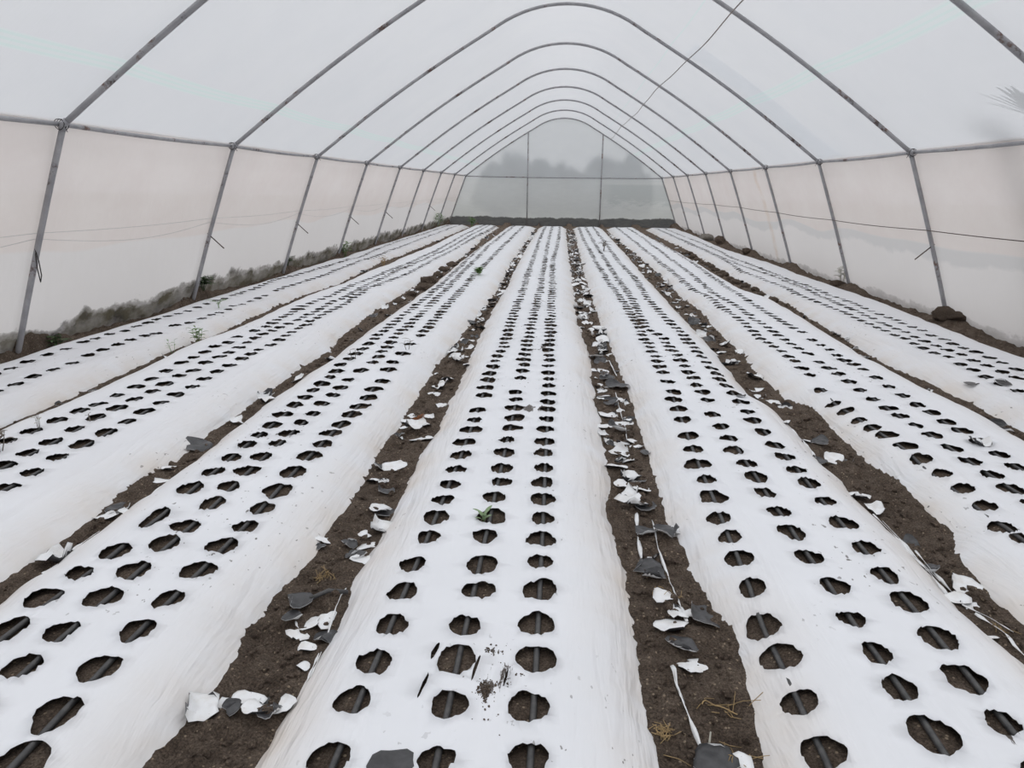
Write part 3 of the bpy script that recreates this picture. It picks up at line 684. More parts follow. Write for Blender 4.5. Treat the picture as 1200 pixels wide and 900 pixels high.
# ------------------------------------------------------------------ tunnel frame
def zr(x):
    x = np.abs(np.asarray(x, float)); a = math.radians(34.3); R = 2.0; w = R * math.sin(a)
    arc = APEX_Z - R + np.sqrt(np.maximum(R * R - x * x, 0))
    t = np.clip((x - w) / (EAVE_X - w), 0, 1.2)
    line = APEX_Z - R + R * math.cos(a) - (x - w) * math.tan(a) + .048 * t + .075 * np.sin(PI * np.clip(t, 0, 1))
    return np.where(x < w, arc, line)
def leg_x(z): return EAVE_X + LEAN * (EAVE_Z - z)
ORD = ['first', 'second', 'third', 'fourth', 'fifth', 'sixth', 'seventh', 'eighth', 'ninth']
PEGS = {0: (-1, 'loop'), 1: (-1, 'peg'), 2: (-1, 'peg'), 3: (-1, 'peg'), 4: (-1, 'peg'), 6: (-1, 'peg')}
for k in range(N_HOOP):
    y = HOOP_Y0 + k * HOOP_D
    root = empty('hoop', (0, y, 0))
    tag(root, ('rust-flecked grey steel pipe hoop, nearest of the arches' if k == 0 else
               'grey steel pipe hoop framing the far end wall' if k == N_HOOP - 1 else
               'grey steel pipe hoop, %s arch counted from the near end' % ORD[k]), 'hoop', 'steel hoops carrying the tunnel film')
    xa = np.linspace(-EAVE_X, EAVE_X, 61); za = zr(xa)
    wob = .012 * (vn(xa * 1.1, xa * 0 + k * 3.3) - .5)
    MB().tube([(x, w, z) for x, z, w in zip(xa, za, wob)], .0245, 12).build('arch', M['pipe'], root)
    for sx in (-1, 1):
        zz = [float(zr(EAVE_X)), 1.5, 1.0, .5, .15, -.12]
        MB().tube([(sx * (leg_x(z) + .012 * math.sin(PI * z / 1.97)), 0, z) for z in zz], .0245, 12).build('leg', M['pipe'], root)
        # knuckle where leg, arch and eave rail are wired together
        e = float(zr(EAVE_X)); m = MB()
        m.tube([(sx * (EAVE_X - .035), 0, e + .03), (sx * EAVE_X, 0, e), (sx * (EAVE_X + .018), 0, e - .045)], .0285, 12).build('coupling', M['pipe'], root)
        m = MB()
        for q in range(3):
            pts = [(sx * (EAVE_X + .014) + .042 * math.cos(a), -.03 + .03 * q + .006 * math.sin(2 * a), e + .0 + .042 * math.sin(a)) for a in np.linspace(0, 2 * PI, 13)]
            m.tube(pts, .003, 5)
        m.tube([(sx * (EAVE_X - .03), -.03, e - .02), (sx * (EAVE_X - .06), -.05, e - .06)], .0028, 5)
        m.build('wire_tie', M['tie'], root)
    pegs = [(-1, k)] if k in (0, 1, 2, 3, 4, 6) else []
    if k == 1: pegs.append((1, k))
    for sx, _ in pegs:
        z = .86 if sx < 0 else .88; x = sx * leg_x(z)
        if k == 0:
            MB().tube([(x + .025, -.02, z + .12), (x + .05, -.03, z + .02), (x + .055, -.03, z - .10), (x + .03, -.02, z - .16), (x + .02, -.02, z - .05), (x + .024, -.02, z + .10)], .0045, 6).build('wire_loop', M['tie'], root)
        else:
            MB().tube([(x + sx * .02, -.0, z + .06), (x - sx * .19, -.03, z - .12)], .0075, 8).build('peg', M['wire'], root)
def rail(sx):
    e = float(zr(EAVE_X)); P = []
    for k in range(-3, N_HOOP):
        y0 = HOOP_Y0 + (k - 1) * HOOP_D
        for j in range(8):
            t = j / 8; P.append((sx * (EAVE_X + .044), y0 + t * HOOP_D, e + .005 - .016 * math.sin(PI * t)))
    P = [p for p in P if p[1] > FRONT_Y] + [(sx * (EAVE_X + .044), END_Y, e + .005)]
    return MB().tube(P, .019, 10)
tag(rail(-1).build('eave_rail', M['pipe']), 'grey steel eave rail along the top of the left wall', 'rail', 'eave rails of the tunnel')
tag(rail(1).build('eave_rail', M['pipe']), 'grey steel eave rail along the top of the right wall', 'rail', 'eave rails of the tunnel')
for x, lab in ((-1.45, 'left'), (1.56, 'right')):
    tag(MB().tube([(x, END_Y - .05, -.1), (x, END_Y - .05, 1.0), (x, END_Y - .05, float(zr(x)) - .01)], .026, 10).build('end_post', M['pipe']),
        'thin upright steel post at the far end wall, the %s one of two' % lab, 'post', 'posts of the far end wall')
tag(MB().tube([(x, END_Y - .09 + .01 * math.sin(x), 1.945 - .02 * math.sin(PI * (x + 4) / 8)) for x in np.linspace(-3.95, 3.95, 25)], .021, 10).build('crossbar', M['pipe']),
    'horizontal steel bar across the far end wall at eave height', 'bar')

# ------------------------------------------------------------------ tunnel film
def bay_t(y): return ((y - HOOP_Y0) / HOOP_D) % 1.0
yg = np.arange(FRONT_Y, END_Y + .05, HOOP_D / 12)
yg = np.append(yg[yg < END_Y - .02], END_Y + .03)
xg = np.concatenate([np.linspace(-EAVE_X - .075, -1.2, 26), np.linspace(-1.1, 1.1, 17), np.linspace(1.2, EAVE_X + .075, 26)])
X, Y = np.meshgrid(xg, yg)
bt = bay_t(Y)
slope = np.clip(np.abs(X) / 1.13, 0, 1) * .58
Z = zr(np.minimum(np.abs(X), EAVE_X)) - np.maximum(np.abs(X) - EAVE_X, 0) * .5 + .040 / np.sqrt(1 - slope ** 2 * .9) * 1.0 + .012 - .03 * np.sin(PI * bt) * sstep((EAVE_X - np.abs(X)) / .5)
tag(link('ceiling', grid_mesh('ceiling', X, Y, Z), M['roof']), kind='structure', label='translucent white plastic roof film stretched over the hoops')
def side_wall(sx, mat, name, lab):
    zz = np.linspace(-.12, float(zr(EAVE_X)) + .045, 34)
    yv = np.arange(FRONT_Y, END_Y, HOOP_D / 20); yv = np.append(yv, END_Y + .03)
    Y, Z = np.meshgrid(yv, zz)
    t = bay_t(Y); u = np.clip((EAVE_Z - Z) / EAVE_Z, 0, 1)
    bow = np.sin(PI * t) ** .8
    if sx < 0:
        out = .13 * bow * np.sin(PI * u ** .8) * (.7 + .6 * vn(Y * .32, Z * 0, 4)) + .05 * bow * u
    else:
        out = .07 * bow * np.sin(PI * u ** .9) * (.7 + .6 * vn(Y * .32, Z * 0, 6)) + .03 * bow * u
    out = out + .016 * bow * (vn(Y * 2.2, Z * 2.2, 8 + sx) - .5) + .02 * bow * u * (vn(Y * 3, Z * 1.2, 12 + sx) - .5)
    Xw = sx * (leg_x(np.minimum(Z, EAVE_Z)) + .036 + .030 * sstep((Z - 1.7) / .25) + out)
    tag(link(name, grid_mesh(name, Xw, Y, Z, flip=sx > 0), mat), kind='structure', label=lab)
side_wall(-1, M['wl'], 'wall_left', 'translucent cream plastic film wall on the left, mud stained along its foot')
side_wall(1, M['wr'], 'wall_right', 'translucent cream plastic film wall on the right with a greyer skirt sheet below')
rows = []
for z in np.linspace(-.1, EAVE_Z, 24):
    w = leg_x(z) + .03; rows.append([(x, END_Y + .035, z) for x in np.linspace(-w, w, 41)])
wtop = np.linspace(-1, 1, 41)
for f in np.linspace(.04, 1, 26):
    rows.append([(EAVE_X * s, END_Y + .035, EAVE_Z + f * (float(zr(EAVE_X * s)) - EAVE_Z) + .03 * f) for s in wtop])
A = np.array(rows)
A[:, :, 1] += .03 * (vn(A[:, :, 0] * 1.2, A[:, :, 2] * 1.2, 3) - .5)
tag(link('wall_back', grid_mesh('wall_back', A[:, :, 0], A[:, :, 1], A[:, :, 2]), M['end']), kind='structure', label='hazy plastic film end wall with dark trees showing through')

# patch sheet lying over the right roof slope just before the third hoop
xg = np.linspace(1.83, EAVE_X + .03, 24); yp = np.linspace(11.22, 12.16, 12)
X, Y = np.meshgrid(xg, yp); bt = bay_t(Y)
Y = Y + np.where(Y < 11.3, .05 * (vn(X * 2, Y * 0) - .5), 0)
Zp = zr(np.minimum(X, EAVE_X)) + .072 - .03 * np.sin(PI * bt) * sstep((EAVE_X - X) / .5)
V = np.concatenate([np.stack([X, Y, Zp], -1).reshape(-1, 3), np.stack([X, Y, Zp + .002], -1).reshape(-1, 3)])
tp = NT('patch_film'); film_out(tp, tp.ramp(tp.noise(tp.coords(), 3), [(.3, (.70, .75, .80)), (.7, (.78, .82, .86))]), .6, .55)
o = link('patch_sheet', grid_mesh('patch_sheet', X, Y, Zp), tp.mat)
tag(o, 'bluish plastic patch sheet on the right roof slope beside the third hoop', 'sheet')

# cords and wires
yc = np.arange(FRONT_Y, END_Y, .4)
e = float(zr(1.83)) - .034
tag(MB().tube([(1.83 + .03 * math.sin(y * .7), y, e - .02 * math.sin(PI * bay_t(y)) ** 2) for y in yc], .0075, 7).build('cord', M['rope']),
    'thin grey cord strung lengthwise under the right roof slope', 'cord')
tag(MB().tube([(leg_x(1.1) - .034, y, 1.11 - .012 * math.sin(PI * bay_t(y)) + .02 * math.sin(y * .4)) for y in np.arange(FRONT_Y, END_Y, .25)], .0055, 6).build('wire', M['wire']),
    'dark wire strung along the right wall at mid height', 'wire')
for dz, lab in ((0.03, 'upper'), (-.05, 'lower')):
    tag(MB().tube([(-(leg_x(1.03 + dz) + .022 + .0 * math.sin(PI * bay_t(y)) ), y, 1.09 + dz * .6 - (.05 - dz) * math.sin(PI * bay_t(y))) for y in np.arange(FRONT_Y, END_Y, HOOP_D / 16)], .0026, 6).build('string', M['cord']),
        'pale string sagging along the left wall, the %s of a pair' % lab, 'string', 'strings along the left wall')

# ------------------------------------------------------------------ outside, seen hazily through the film
gx, gy = np.meshgrid(np.linspace(-90, 90, 40), np.linspace(-60, 120, 40))
tag(link('ground_outside', grid_mesh('ground_outside', gx, gy, gx * 0 - .22), M['grass']), kind='structure', label='grassy ground outside the tunnel')
def blob(sx, sy, sz, seed, res=3):
    import bmesh
    bm = bmesh.new(); bmesh.ops.create_icosphere(bm, subdivisions=res, radius=1)
    P = np.array([v.co[:] for v in bm.verts])
    n = .5 * (vn(P[:, 0] * 1.6 + 8, P[:, 1] * 1.6 + P[:, 2] * 1.3 + 8, seed) - .5) + .45 * (vn(P[:, 0] * 4 + P[:, 2] * 2, P[:, 1] * 4 - P[:, 2] * 2, seed + 3) - .5) + .3 * (vn(P[:, 0] * 10 + P[:, 2] * 5, P[:, 1] * 9 + P[:, 2] * 9, seed + 5) - .5)
    for v, k in zip(bm.verts, n): v.co = v.co * (1 + float(k)); v.co.x *= sx; v.co.y *= sy; v.co.z *= sz
    me = bpy.data.meshes.new('crown'); bm.to_mesh(me); bm.free(); return me
for i, (tx, ty, th, tw) in enumerate(((-3.1, 35, 2.6, .9), (-2.1, 36, 3.0, .9), (-1.1, 35, 2.7, .9), (-.1, 36.5, 2.6, .9), (.9, 35, 2.5, .9), (1.8, 36, 2.9, .9), (2.7, 35, 2.8, .8), (3.4, 35.5, 2.4, .7))):
    root = empty('tree', (tx, ty, -.2))
    tag(root, 'hazy dark tree seen through the upper film of the far end wall', 'tree', 'trees beyond the far end wall')
    MB().tube([(0, 0, 0), (.05, 0, th * .4), (0, .03, th * .7)], [.14, .11, .07], 8).build('trunk', M['dead'], root)
    o = link('crown', blob(tw, .8, th * .42, 60 + i), M['hill'], root); o.location = (0, 0, th * .62)

# leafy plant outside leaning on the right wall and eave
pl = empty('leaning_plant', (5.25, 7.15, -.2))
tag(pl, 'leafy plant outside, a grey shade behind the right wall and eave', 'plant')
m = MB(); m.tube([(0, 0, 0), (-.30, .02, .9), (-.66, .05, 1.7), (-.86, .1, 2.16), (-.93, .15, 2.36)], [.12, .12, .11, .09, .03], 10).build('stem', M['frond'], pl)
m = MB()
for i in range(9):
    a = -1.0 + i * .22
    m.leaf((-.90, .1, 2.36), (-.75, math.sin(a) * .8 + .25, .50), .42 + .25 * rnd.random(), .07, .06, .1)
m.build('leaves', M['frond'], pl)

# ------------------------------------------------------------------ torn film scraps
FUR = {1: 'leftmost furrow', 2: 'second furrow from the left', 3: 'furrow left of the middle bed', 4: 'furrow right of the middle bed',
       5: 'second furrow from the right', 6: 'rightmost furrow'}
def sheet_mesh(name, size, kind, seed):
    q = random.Random(seed)
    nr, ns = 5, 18
    P = []
    a2, a3, a4 = q.uniform(-.12, .12), q.uniform(-.15, .15), q.uniform(-.1, .1)
    p2, p3, p4 = (q.uniform(0, 2 * PI) for _ in range(3))
    for i in range(nr + 1):
        for k in range(ns):
            a = 2 * PI * k / ns; c, s = math.cos(a), math.sin(a)
            R = 1 + a2 * math.cos(2 * a + p2) + a3 * math.cos(3 * a + p3) + a4 * math.cos(5 * a + p4) 
            if kind == 'r': R = min(1 / max(abs(c), .05), .52 / max(abs(s), .05)) * (1 + .1 * q.uniform(-1, 1) * (i == nr))
            if kind == 'f': R *= .55 + .9 * max(0, math.cos(a - .6)) ** 2 + .5 * max(0, math.cos(a - 2.6)) ** 4
            if kind == 'c': R *= 1 + .22 * math.sin(4 * a + p3)
            if i == nr: R *= 1 + q.uniform(-.07, .07)
            r = R * size * .5 * i / nr
            P.append([r * c, r * s])
    P = np.array(P)
    sd = q.randint(0, 200)
    am = {'w': .10, 'r': .09, 'f': .12, 'c': .30, 'k': .22}[kind]
    f = 2.4 / size
    z = size * am * (vn(P[:, 0] * f + 20, P[:, 1] * f + 20, sd) + .6 * vn(P[:, 0] * f * 2.2, P[:, 1] * f * 2.2, sd + 1) - .8)
    Q = np.column_stack([P, z])
    # curl the sheet over along a random line, sometimes two
    for _ in range({'w': 1, 'r': 1, 'f': 1, 'c': 3, 'k': 2}[kind]):
        a = q.uniform(0, 2 * PI); d = np.array([math.cos(a), math.sin(a)])
        u = Q[:, :2] @ d; x0 = size * q.uniform(.05, .3); R = size * q.uniform(.10, .30); mx = q.uniform(.7, 2.9 if kind in 'ck' else 1.9)
        t = np.maximum(u - x0, 0); th = np.minimum(t / R, mx); rest = t - th * R
        nu = np.where(u > x0, x0 + R * np.sin(th) + rest * np.cos(th), u)
        dz = np.where(u > x0, R * (1 - np.cos(th)) + rest * np.sin(th), 0)
        Q[:, :2] += (nu - u)[:, None] * d; Q[:, 2] += dz
    Q[:, 2] -= Q[:, 2].min(); Q[:, 2] *= .75
    n = len(Q); V = np.concatenate([Q, Q - [0, 0, .0012]])
    F, mi = [], []
    for i in range(nr):
        for k in range(ns):
            k2 = (k + 1) % ns; a, b, c, d = i * ns + k, i * ns + k2, (i + 1) * ns + k2, (i + 1) * ns + k
            if i == 0: F.append((0, d, c)); F.append((n, n + c, n + d))
            else: F.append((a, b, c, d)[::-1] if False else (a, d, c, b)); F.append((n + a, n + b, n + c, n + d))
            mi += [0, 1]
    for k in range(ns):
        k2 = (k + 1) % ns; a, b = nr * ns + k, nr * ns + k2
        F.append((a, n + a, n + b, b)); mi.append(1)
    me = mesh_of(name, V, F)
    mats = [M['black'], M['scrap']] if kind == 'k' else [M['scrap'], M['black']]
    for mm in mats: me.materials.append(mm)
    me.polygons.foreach_set('material_index', mi)
    me.polygons.foreach_set('use_smooth', [True] * len(F)); me.update()
    return me
def put(me, x, y, rz, lab, grp, s=1.0, tilt=.2):
    o = bpy.data.objects.new('film_scrap', me); COL.objects.link(o)
    o.location = (x, y, float(floor_z(x, y)) + .006)
    o.rotation_euler = (rnd.uniform(-tilt, tilt), rnd.uniform(-tilt, tilt), rz); o.scale = (s, s, s)
    return tag(o, lab, 'film scrap', grp)
SN = ['nearest', 'second', 'third', 'fourth', 'fifth', 'sixth', 'seventh', 'eighth', 'ninth', 'tenth', 'eleventh', 'twelfth', '13th', '14th', '15th', '16th', '17th', '18th', '19th', '20th',
      '21st', '22nd', '23rd', '24th', '25th', '26th', '27th', '28th', '29th', '30th', '31st', '32nd', '33rd', '34th', '35th', '36th', '37th', '38th', '39th', '40th',
      '41st', '42nd', '43rd', '44th', '45th', '46th', '47th', '48th', '49th', '50th']
byf = {}
for s in SCRAPS: byf.setdefault(s[0], []).append(s)
for f, lst in byf.items():
    lst.sort(key=lambda s: s[2])
    for i, (ff, x, y, size, kd, look) in enumerate(lst):
        me = sheet_mesh('film_scrap', size * 1.12, kd, f * 100 + i)
        put(me, x, y, rnd.uniform(0, 2 * PI) if kd not in 'r' else rnd.uniform(-.4, .4), '%s, %s in the %s' % (look, SN[i] + (' nearest' if i else ''), FUR[f]), 'torn film scraps in the furrows')
protos = [sheet_mesh('film_scrap', .12, kd, 900 + i) for i, kd in enumerate('wkcwrwcwfkcwkrwc')]
def furrow_x(f, y):
    return float(bed_edges(f, np.array([y]))[1][0]), float(bed_edges(f + 1, np.array([y]))[0][0])
FAR = {4: (6.6, 95), 3: (6.5, 66), 5: (6.9, 46), 2: (4.0, 20), 6: (7.0, 12), 1: (5.2, 5)}
for f, (y0, n) in FAR.items():
    for i in range(n):
        y = y0 + (25.5 - y0) * ((i + rnd.random()) / n) ** 1.25
        a, b = furrow_x(f, y); x = a + (b - a) * rnd.uniform(.08, .92)
        put(protos[rnd.randrange(len(protos))], x, y, rnd.uniform(0, 2 * PI), 'small torn film scrap, far stretch of the %s' % FUR[f],
            'small film scraps, far stretch of the %s' % FUR[f], rnd.uniform(.75, 1.35), .45)
# finer litter, beyond counting
lv, lf, lm = [], [], []
for i in range(420):
    f = rnd.choices([4, 3, 5, 2, 6], [12, 9, 6, 3, 1])[0]; y = rnd.uniform(4 if f in (3, 4) else 7, 28)
    a, b = furrow_x(f, y); x = a + (b - a) * rnd.uniform(.05, .95); me = protos[rnd.randrange(len(protos))]
    mt = Matrix.Translation((x, y, float(floor_z(x, y)) + .004)) @ Matrix.Rotation(rnd.uniform(0, 6.28), 4, 'Z') @ Matrix.Rotation(rnd.uniform(-.5, .5), 4, 'X') @ Matrix.Scale(rnd.uniform(.3, .7), 4)
    bb = len(lv); lv += [mt @ v.co for v in me.vertices]
    kk = me.materials[0] == M['black']
    for p in me.polygons: lf.append(tuple(bb + k for k in p.vertices)); lm.append((1 - p.material_index) if kk else p.material_index)
me = mesh_of('film_litter', lv, lf); o = link('film_litter', me, [M['scrap'], M['black']]); me.polygons.foreach_set('material_index', lm)
tag(o, 'fine shreds of white and black film littering the furrows', 'litter', kind='stuff')

# flaps and crumples lying on the films
def on_film(b, x, y): return float(film_z(b, np.array([x]), np.array([y]))[0][0])
for b, x, y, size, kd, lab in ((4, -.372, 1.505, .125, 'k', 'grey-black film flap folded beside the nearest holes of the middle bed'),
                               (6, 2.516, 4.20, .13, 'c', 'crumpled white and black film in a hole of the second bed from the right'),
                               (7, 3.271, 5.709, .13, 'k', 'flat grey film disc lying on the rightmost bed'),
                               (7, 3.45, 5.66, .12, 'k', 'dark curled film tongue at a hole of the rightmost bed'),
                               (5, 1.33, 5.05, .07, 'k', 'small black film tab standing on the third bed from the right')):
    me = sheet_mesh('film_flap', size, kd, int(x * 1000) + 7)
    o = bpy.data.objects.new('film_flap', me); COL.objects.link(o)
    o.location = (x, y, on_film(b, x, y) + .004); o.rotation_euler = (0, 0, rnd.uniform(0, 6))
    if 'flat' in lab or 'nearest' in lab: o.scale = (1, 1, .25)
    tag(o, lab, 'film flap')

# long strips of film and string in the furrows
def strip(path, w, lab, two=True, col='scrap'):
    P = [Vector((x, y, float(floor_z(x, y)) + .010 + .012 * math.sin(3.1 * i))) for i, (x, y) in enumerate(path)]
    # resample
    Q = []
    for i in range(len(P) - 1):
        for t in np.linspace(0, 1, 7)[:-1]: Q.append(P[i].lerp(P[i + 1], float(t)))
    Q.append(P[-1])
    v, f = [], []
    for i, p in enumerate(Q):
        t = (Q[min(i + 1, len(Q) - 1)] - Q[max(0, i - 1)]).normalized(); s = t.cross(Vector((0, 0, 1))).normalized()
        tw = .9 * math.sin(i * .45 + len(lab)); n = s.cross(t); d = (s * math.cos(tw) + n * math.sin(tw)) * w * (.5 + .35 * math.sin(i * .9)); th = (n * math.cos(tw) - s * math.sin(tw)) * .0008
        z = max(0, float(floor_z(p.x, p.y)) + .007 - p.z); p = p + Vector((0, 0, z))
        v += [p - d + th, p + d + th, p + d - th, p - d - th]
    for i in range(len(Q) - 1):
        a = i * 4
        for k in range(4): f.append((a + k, a + (k + 1) % 4, a + 4 + (k + 1) % 4, a + 4 + k))
    f += [(3, 2, 1, 0), (len(v) - 4, len(v) - 3, len(v) - 2, len(v) - 1)]
    o = link('film_strip', mesh_of('film_strip', v, f), M[col])
    tag(o, lab, 'film strip', 'long film strips in the furrows')
strip([(.43, 2.106), (.435, 1.99), (.444, 1.882), (.46, 1.747)], .010, 'white split strip of film near the bottom of the furrow right of the middle bed')
strip([(.425, 2.10), (.428, 2.03), (.438, 1.95)], .005, 'short thin white thread beside the split strip right of the middle bed')
strip([(.5, 3.245), (.49, 2.939), (.5, 2.661), (.515, 2.49), (.52, 2.36)], .008, 'long white film strip running down to the fan-shaped scrap')
strip([(.429, 3.306), (.412, 3.056), (.406, 2.808)], .012, 'white film strip left of the long one, right of the middle bed')
strip([(.423, 6.568), (.497, 6.372), (.524, 6.0)], .022, 'white twisted film strip against the edge of the third bed from the right')
strip([(.47, 5.4), (.472, 5.1), (.478, 4.8), (.475, 4.4)], .005, 'thin white thread crossing a pile of scraps right of the middle bed')
strip([(-.752, 2.073), (-.746, 1.996), (-.737, 1.915)], .006, 'white strip along the lower left edge of the middle bed')
strip([(-.745, 2.08), (-.738, 2.0), (-.73, 1.93)], .003, 'thin white thread along the lower left edge of the middle bed')
strip([(-.784, 2.5), (-.77, 2.331), (-.752, 2.15)], .005, 'white thread by the black hose offcut left of the middle bed')
strip([(1.612, 2.513), (1.632, 2.404), (1.644, 2.275), (1.655, 2.157)], .009, 'white strip running from the big pale disc to the right picture edge')
strip([(1.60, 2.58), (1.66, 2.50), (1.70, 2.42)], .004, 'thin white thread right of the big pale film disc')
strip([(1.586, 3.377), (1.586, 3.148), (1.578, 2.93), (1.571, 2.778), (1.58, 2.65)], .009, 'long white strip along the right edge of the third bed from the right')
strip([(1.60, 3.30), (1.60, 3.1), (1.595, 2.93), (1.60, 2.75)], .006, 'second long white strip beside the first, second furrow from the right')
strip([(1.615, 3.0), (1.612, 2.85), (1.625, 2.70)], .008, 'greyish twisted strip above the big pale film disc', col='scrap')
strip([(1.562, 4.634), (1.576, 4.449), (1.568, 4.26), (1.545, 4.099)], .010, 'white curling strip midway up the second furrow from the right')
strip([(-1.988, 2.444), (-1.999, 2.545)], .012, 'beige short strip low in the second furrow from the left')
strip([(-2.003, 2.647), (-2.003, 2.732), (-2.016, 2.85)], .008, 'white narrow strip beside the crumpled sheet, second furrow from the left')
strip([(-1.978, 3.10), (-1.975, 3.197), (-1.978, 3.33)], .007, 'white thin strip above the grey crumpled sheet, second furrow from the left')

# black hose offcut
hz0 = [( -.882, 2.368), (-.823, 2.409), (-.761, 2.445)]
tag(MB().tube([(x, y, float(floor_z(x, y)) + .016) for x, y in hz0], .0088, 10).build('hose_offcut', M['hose']), 'short black hose offcut lying in the furrow left of the middle bed', 'hose')

# ------------------------------------------------------------------ plants and dry stalks
def plant(name, x, y, z, lab, cat, leaves, hgt, ll, lw, leafmat, stemmat, spread=.9, seed=0, stems=1, rad=.003, droop=.35):
    q = random.Random(seed); root = empty(name, (x, y, z)); tag(root, lab, cat)
    st = MB(); lf = []
    per = max(1, leaves // stems)
    for s in range(stems):
        a = q.uniform(0, 2 * PI); lean = spread * .5 * q.uniform(.2, 1) if stems > 1 else .08
        tip = Vector((math.cos(a) * lean * hgt, math.sin(a) * lean * hgt, hgt * q.uniform(.75, 1.1)))
        b0 = Vector((math.cos(a), math.sin(a), 0)) * (.012 * (stems > 1)); mid = b0.lerp(tip, .5) * .9
        st.tube([b0 + Vector((0, 0, -.01)), b0 * .5 + mid, tip], [rad, rad * .8, rad * .5], 6)
        for i in range(per):
            t = .35 + .65 * (i + 1) / per; c = b0.lerp(tip, t); g = i * 2.4 + a
            d = Vector((math.cos(g) * spread, math.sin(g) * spread, .75 * (1.1 - spread * .4)))
            m = MB().leaf(c, d, ll * q.uniform(.7, 1.15), lw * q.uniform(.8, 1.15), droop); lf.append(m)
    st.build('stem', stemmat, root)
    if len(lf) <= 14:
        for m in lf: m.build('leaf', leafmat, root)
    elif lf:
        A = MB()
        for m in lf:
            b = len(A.v); A.v += m.v; A.f += [tuple(b + k for k in f) for f in m.f]; A.m += m.m
        A.build('foliage', leafmat, root)
    return root
fz = lambda b, x, y: on_film(b, x, y)
plant('seedling', -.287, 2.955, fz(4, -.287, 2.955) - .045, 'green seedling with lance leaves growing from a hole in the middle bed', 'seedling', 7, .065, .062, .020, M['pale_leaf'], M['leaf'], .8, 3, droop=.15)
gz = lambda x, y: float(floor_z(x, y))
plant('weed', -3.50, 6.75, gz(-3.50, 6.75), 'feathery green weed in the leftmost furrow', 'weed', 46, .17, .07, .018, M['leaf'], M['leaf'], .95, 4, 7, .002)
plant('weed', -3.54, 6.35, gz(-3.54, 6.35), 'pale sparse weed just in front of the feathery green one, leftmost furrow', 'weed', 10, .12, .05, .012, M['pale_leaf'], M['pale_leaf'], .8, 5, 3, .0018)
plant('weed', -4.02, 8.30, fz(1, -4.02, 8.3), 'strappy pale green weed on the leftmost bed', 'weed', 14, .09, .15, .016, M['pale_leaf'], M['pale_leaf'], .9, 6, 3)
plant('weed', -1.333, 12.14, fz(3, -1.333, 12.14) - .03, 'small round green plant far up the third bed from the left', 'weed', 26, .14, .13, .06, M['leaf'], M['leaf'], .7, 7, 5)
plant('weed', -3.30, 13.5, gz(-3.3, 13.5), 'dry brownish weed in the far leftmost furrow', 'weed', 30, .2, .10, .02, M['dry'], M['dry'], .9, 8, 6)
plant('weed', -4.62, 15.5, gz(-4.62, 15.5), 'bushy green weed at the foot of the fourth hoop, left wall', 'weed', 70, .30, .16, .03, M['leaf'], M['leaf'], .9, 9, 9)
plant('weed', -4.70, 9.3, gz(-4.7, 9.3), 'dark low weeds at the foot of the second hoop, left wall', 'weed', 80, .17, .15, .035, M['dark_leaf'], M['dark_leaf'], 1.1, 10, 12)
plant('weed', -4.72, 12.4, gz(-4.72, 12.4), 'dark weed tuft at the foot of the third hoop, left wall', 'weed', 50, .15, .13, .03, M['dark_leaf'], M['dark_leaf'], 1.1, 11, 9)
plant('weed', -4.62, 6.3, gz(-4.62, 6.3), 'small dark weed beside the near end of the leftmost bed', 'weed', 40, .12, .1, .025, M['dark_leaf'], M['dark_leaf'], 1.1, 12, 8)
plant('weed', -4.55, 27.2, gz(-4.55, 27.2), 'bushy pale weed near the far left corner', 'weed', 46, .45, .3, .05, M['pale_leaf'], M['leaf'], .9, 13, 8)
plant('weed', -3.42, 27.9, gz(-3.42, 27.9), 'green weed at the far end of the leftmost furrow', 'weed', 46, .35, .25, .05, M['leaf'], M['leaf'], .9, 14, 8)
plant('weed', 4.66, 12.35, gz(4.66, 12.35), 'pale dry weed at the foot of the third hoop, right wall', 'weed', 40, .26, .16, .022, M['pale'], M['pale'], .9, 15, 8)
plant('weed', -3.05, 3.90, fz(2, -3.05, 3.9), 'withered grey stalk on the second bed from the left', 'weed', 9, .10, .05, .008, M['pale'], M['dead'], .9, 16, 3, .002)
plant('weed', -3.0, 3.52, fz(2, -3.0, 3.52), 'dark withered plant at the left picture edge, second bed from the left', 'weed', 12, .10, .08, .016, M['dead'], M['dead'], .9, 17, 4, .003)
plant('weed', -2.83, 4.05, fz(2, -2.83, 4.05), 'short grey stub standing on the second bed from the left', 'stalk', 2, .05, .03, .008, M['dead'], M['dead'], .6, 27, 1, .005)
plant('weed', 1.01, 17.4, fz(5, 1.01, 17.4), 'dark dry plant far up the third bed from the right', 'weed', 14, .22, .2, .05, M['dead'], M['dead'], 1.0, 18, 4, .006)
plant('weed', -1.696, 5.85, fz(3, -1.69, 5.85), 'dead twiggy stalk on the third bed from the left', 'weed', 5, .10, .06, .008, M['dead'], M['dead'], 1.0, 19, 2, .003)
plant('weed', -1.33, 6.3, fz(3, -1.33, 6.3), 'dry upright stem on the right row of the third bed from the left', 'weed', 4, .09, .08, .012, M['dead'], M['dead'], 1.0, 21, 2, .003)
plant('weed', -.3, 9.1, fz(4, -.3, 9.1), 'fallen dark stalk across the middle bed', 'stalk', 5, .06, .16, .014, M['dead'], M['dead'], 1.1, 20, 2, .004)
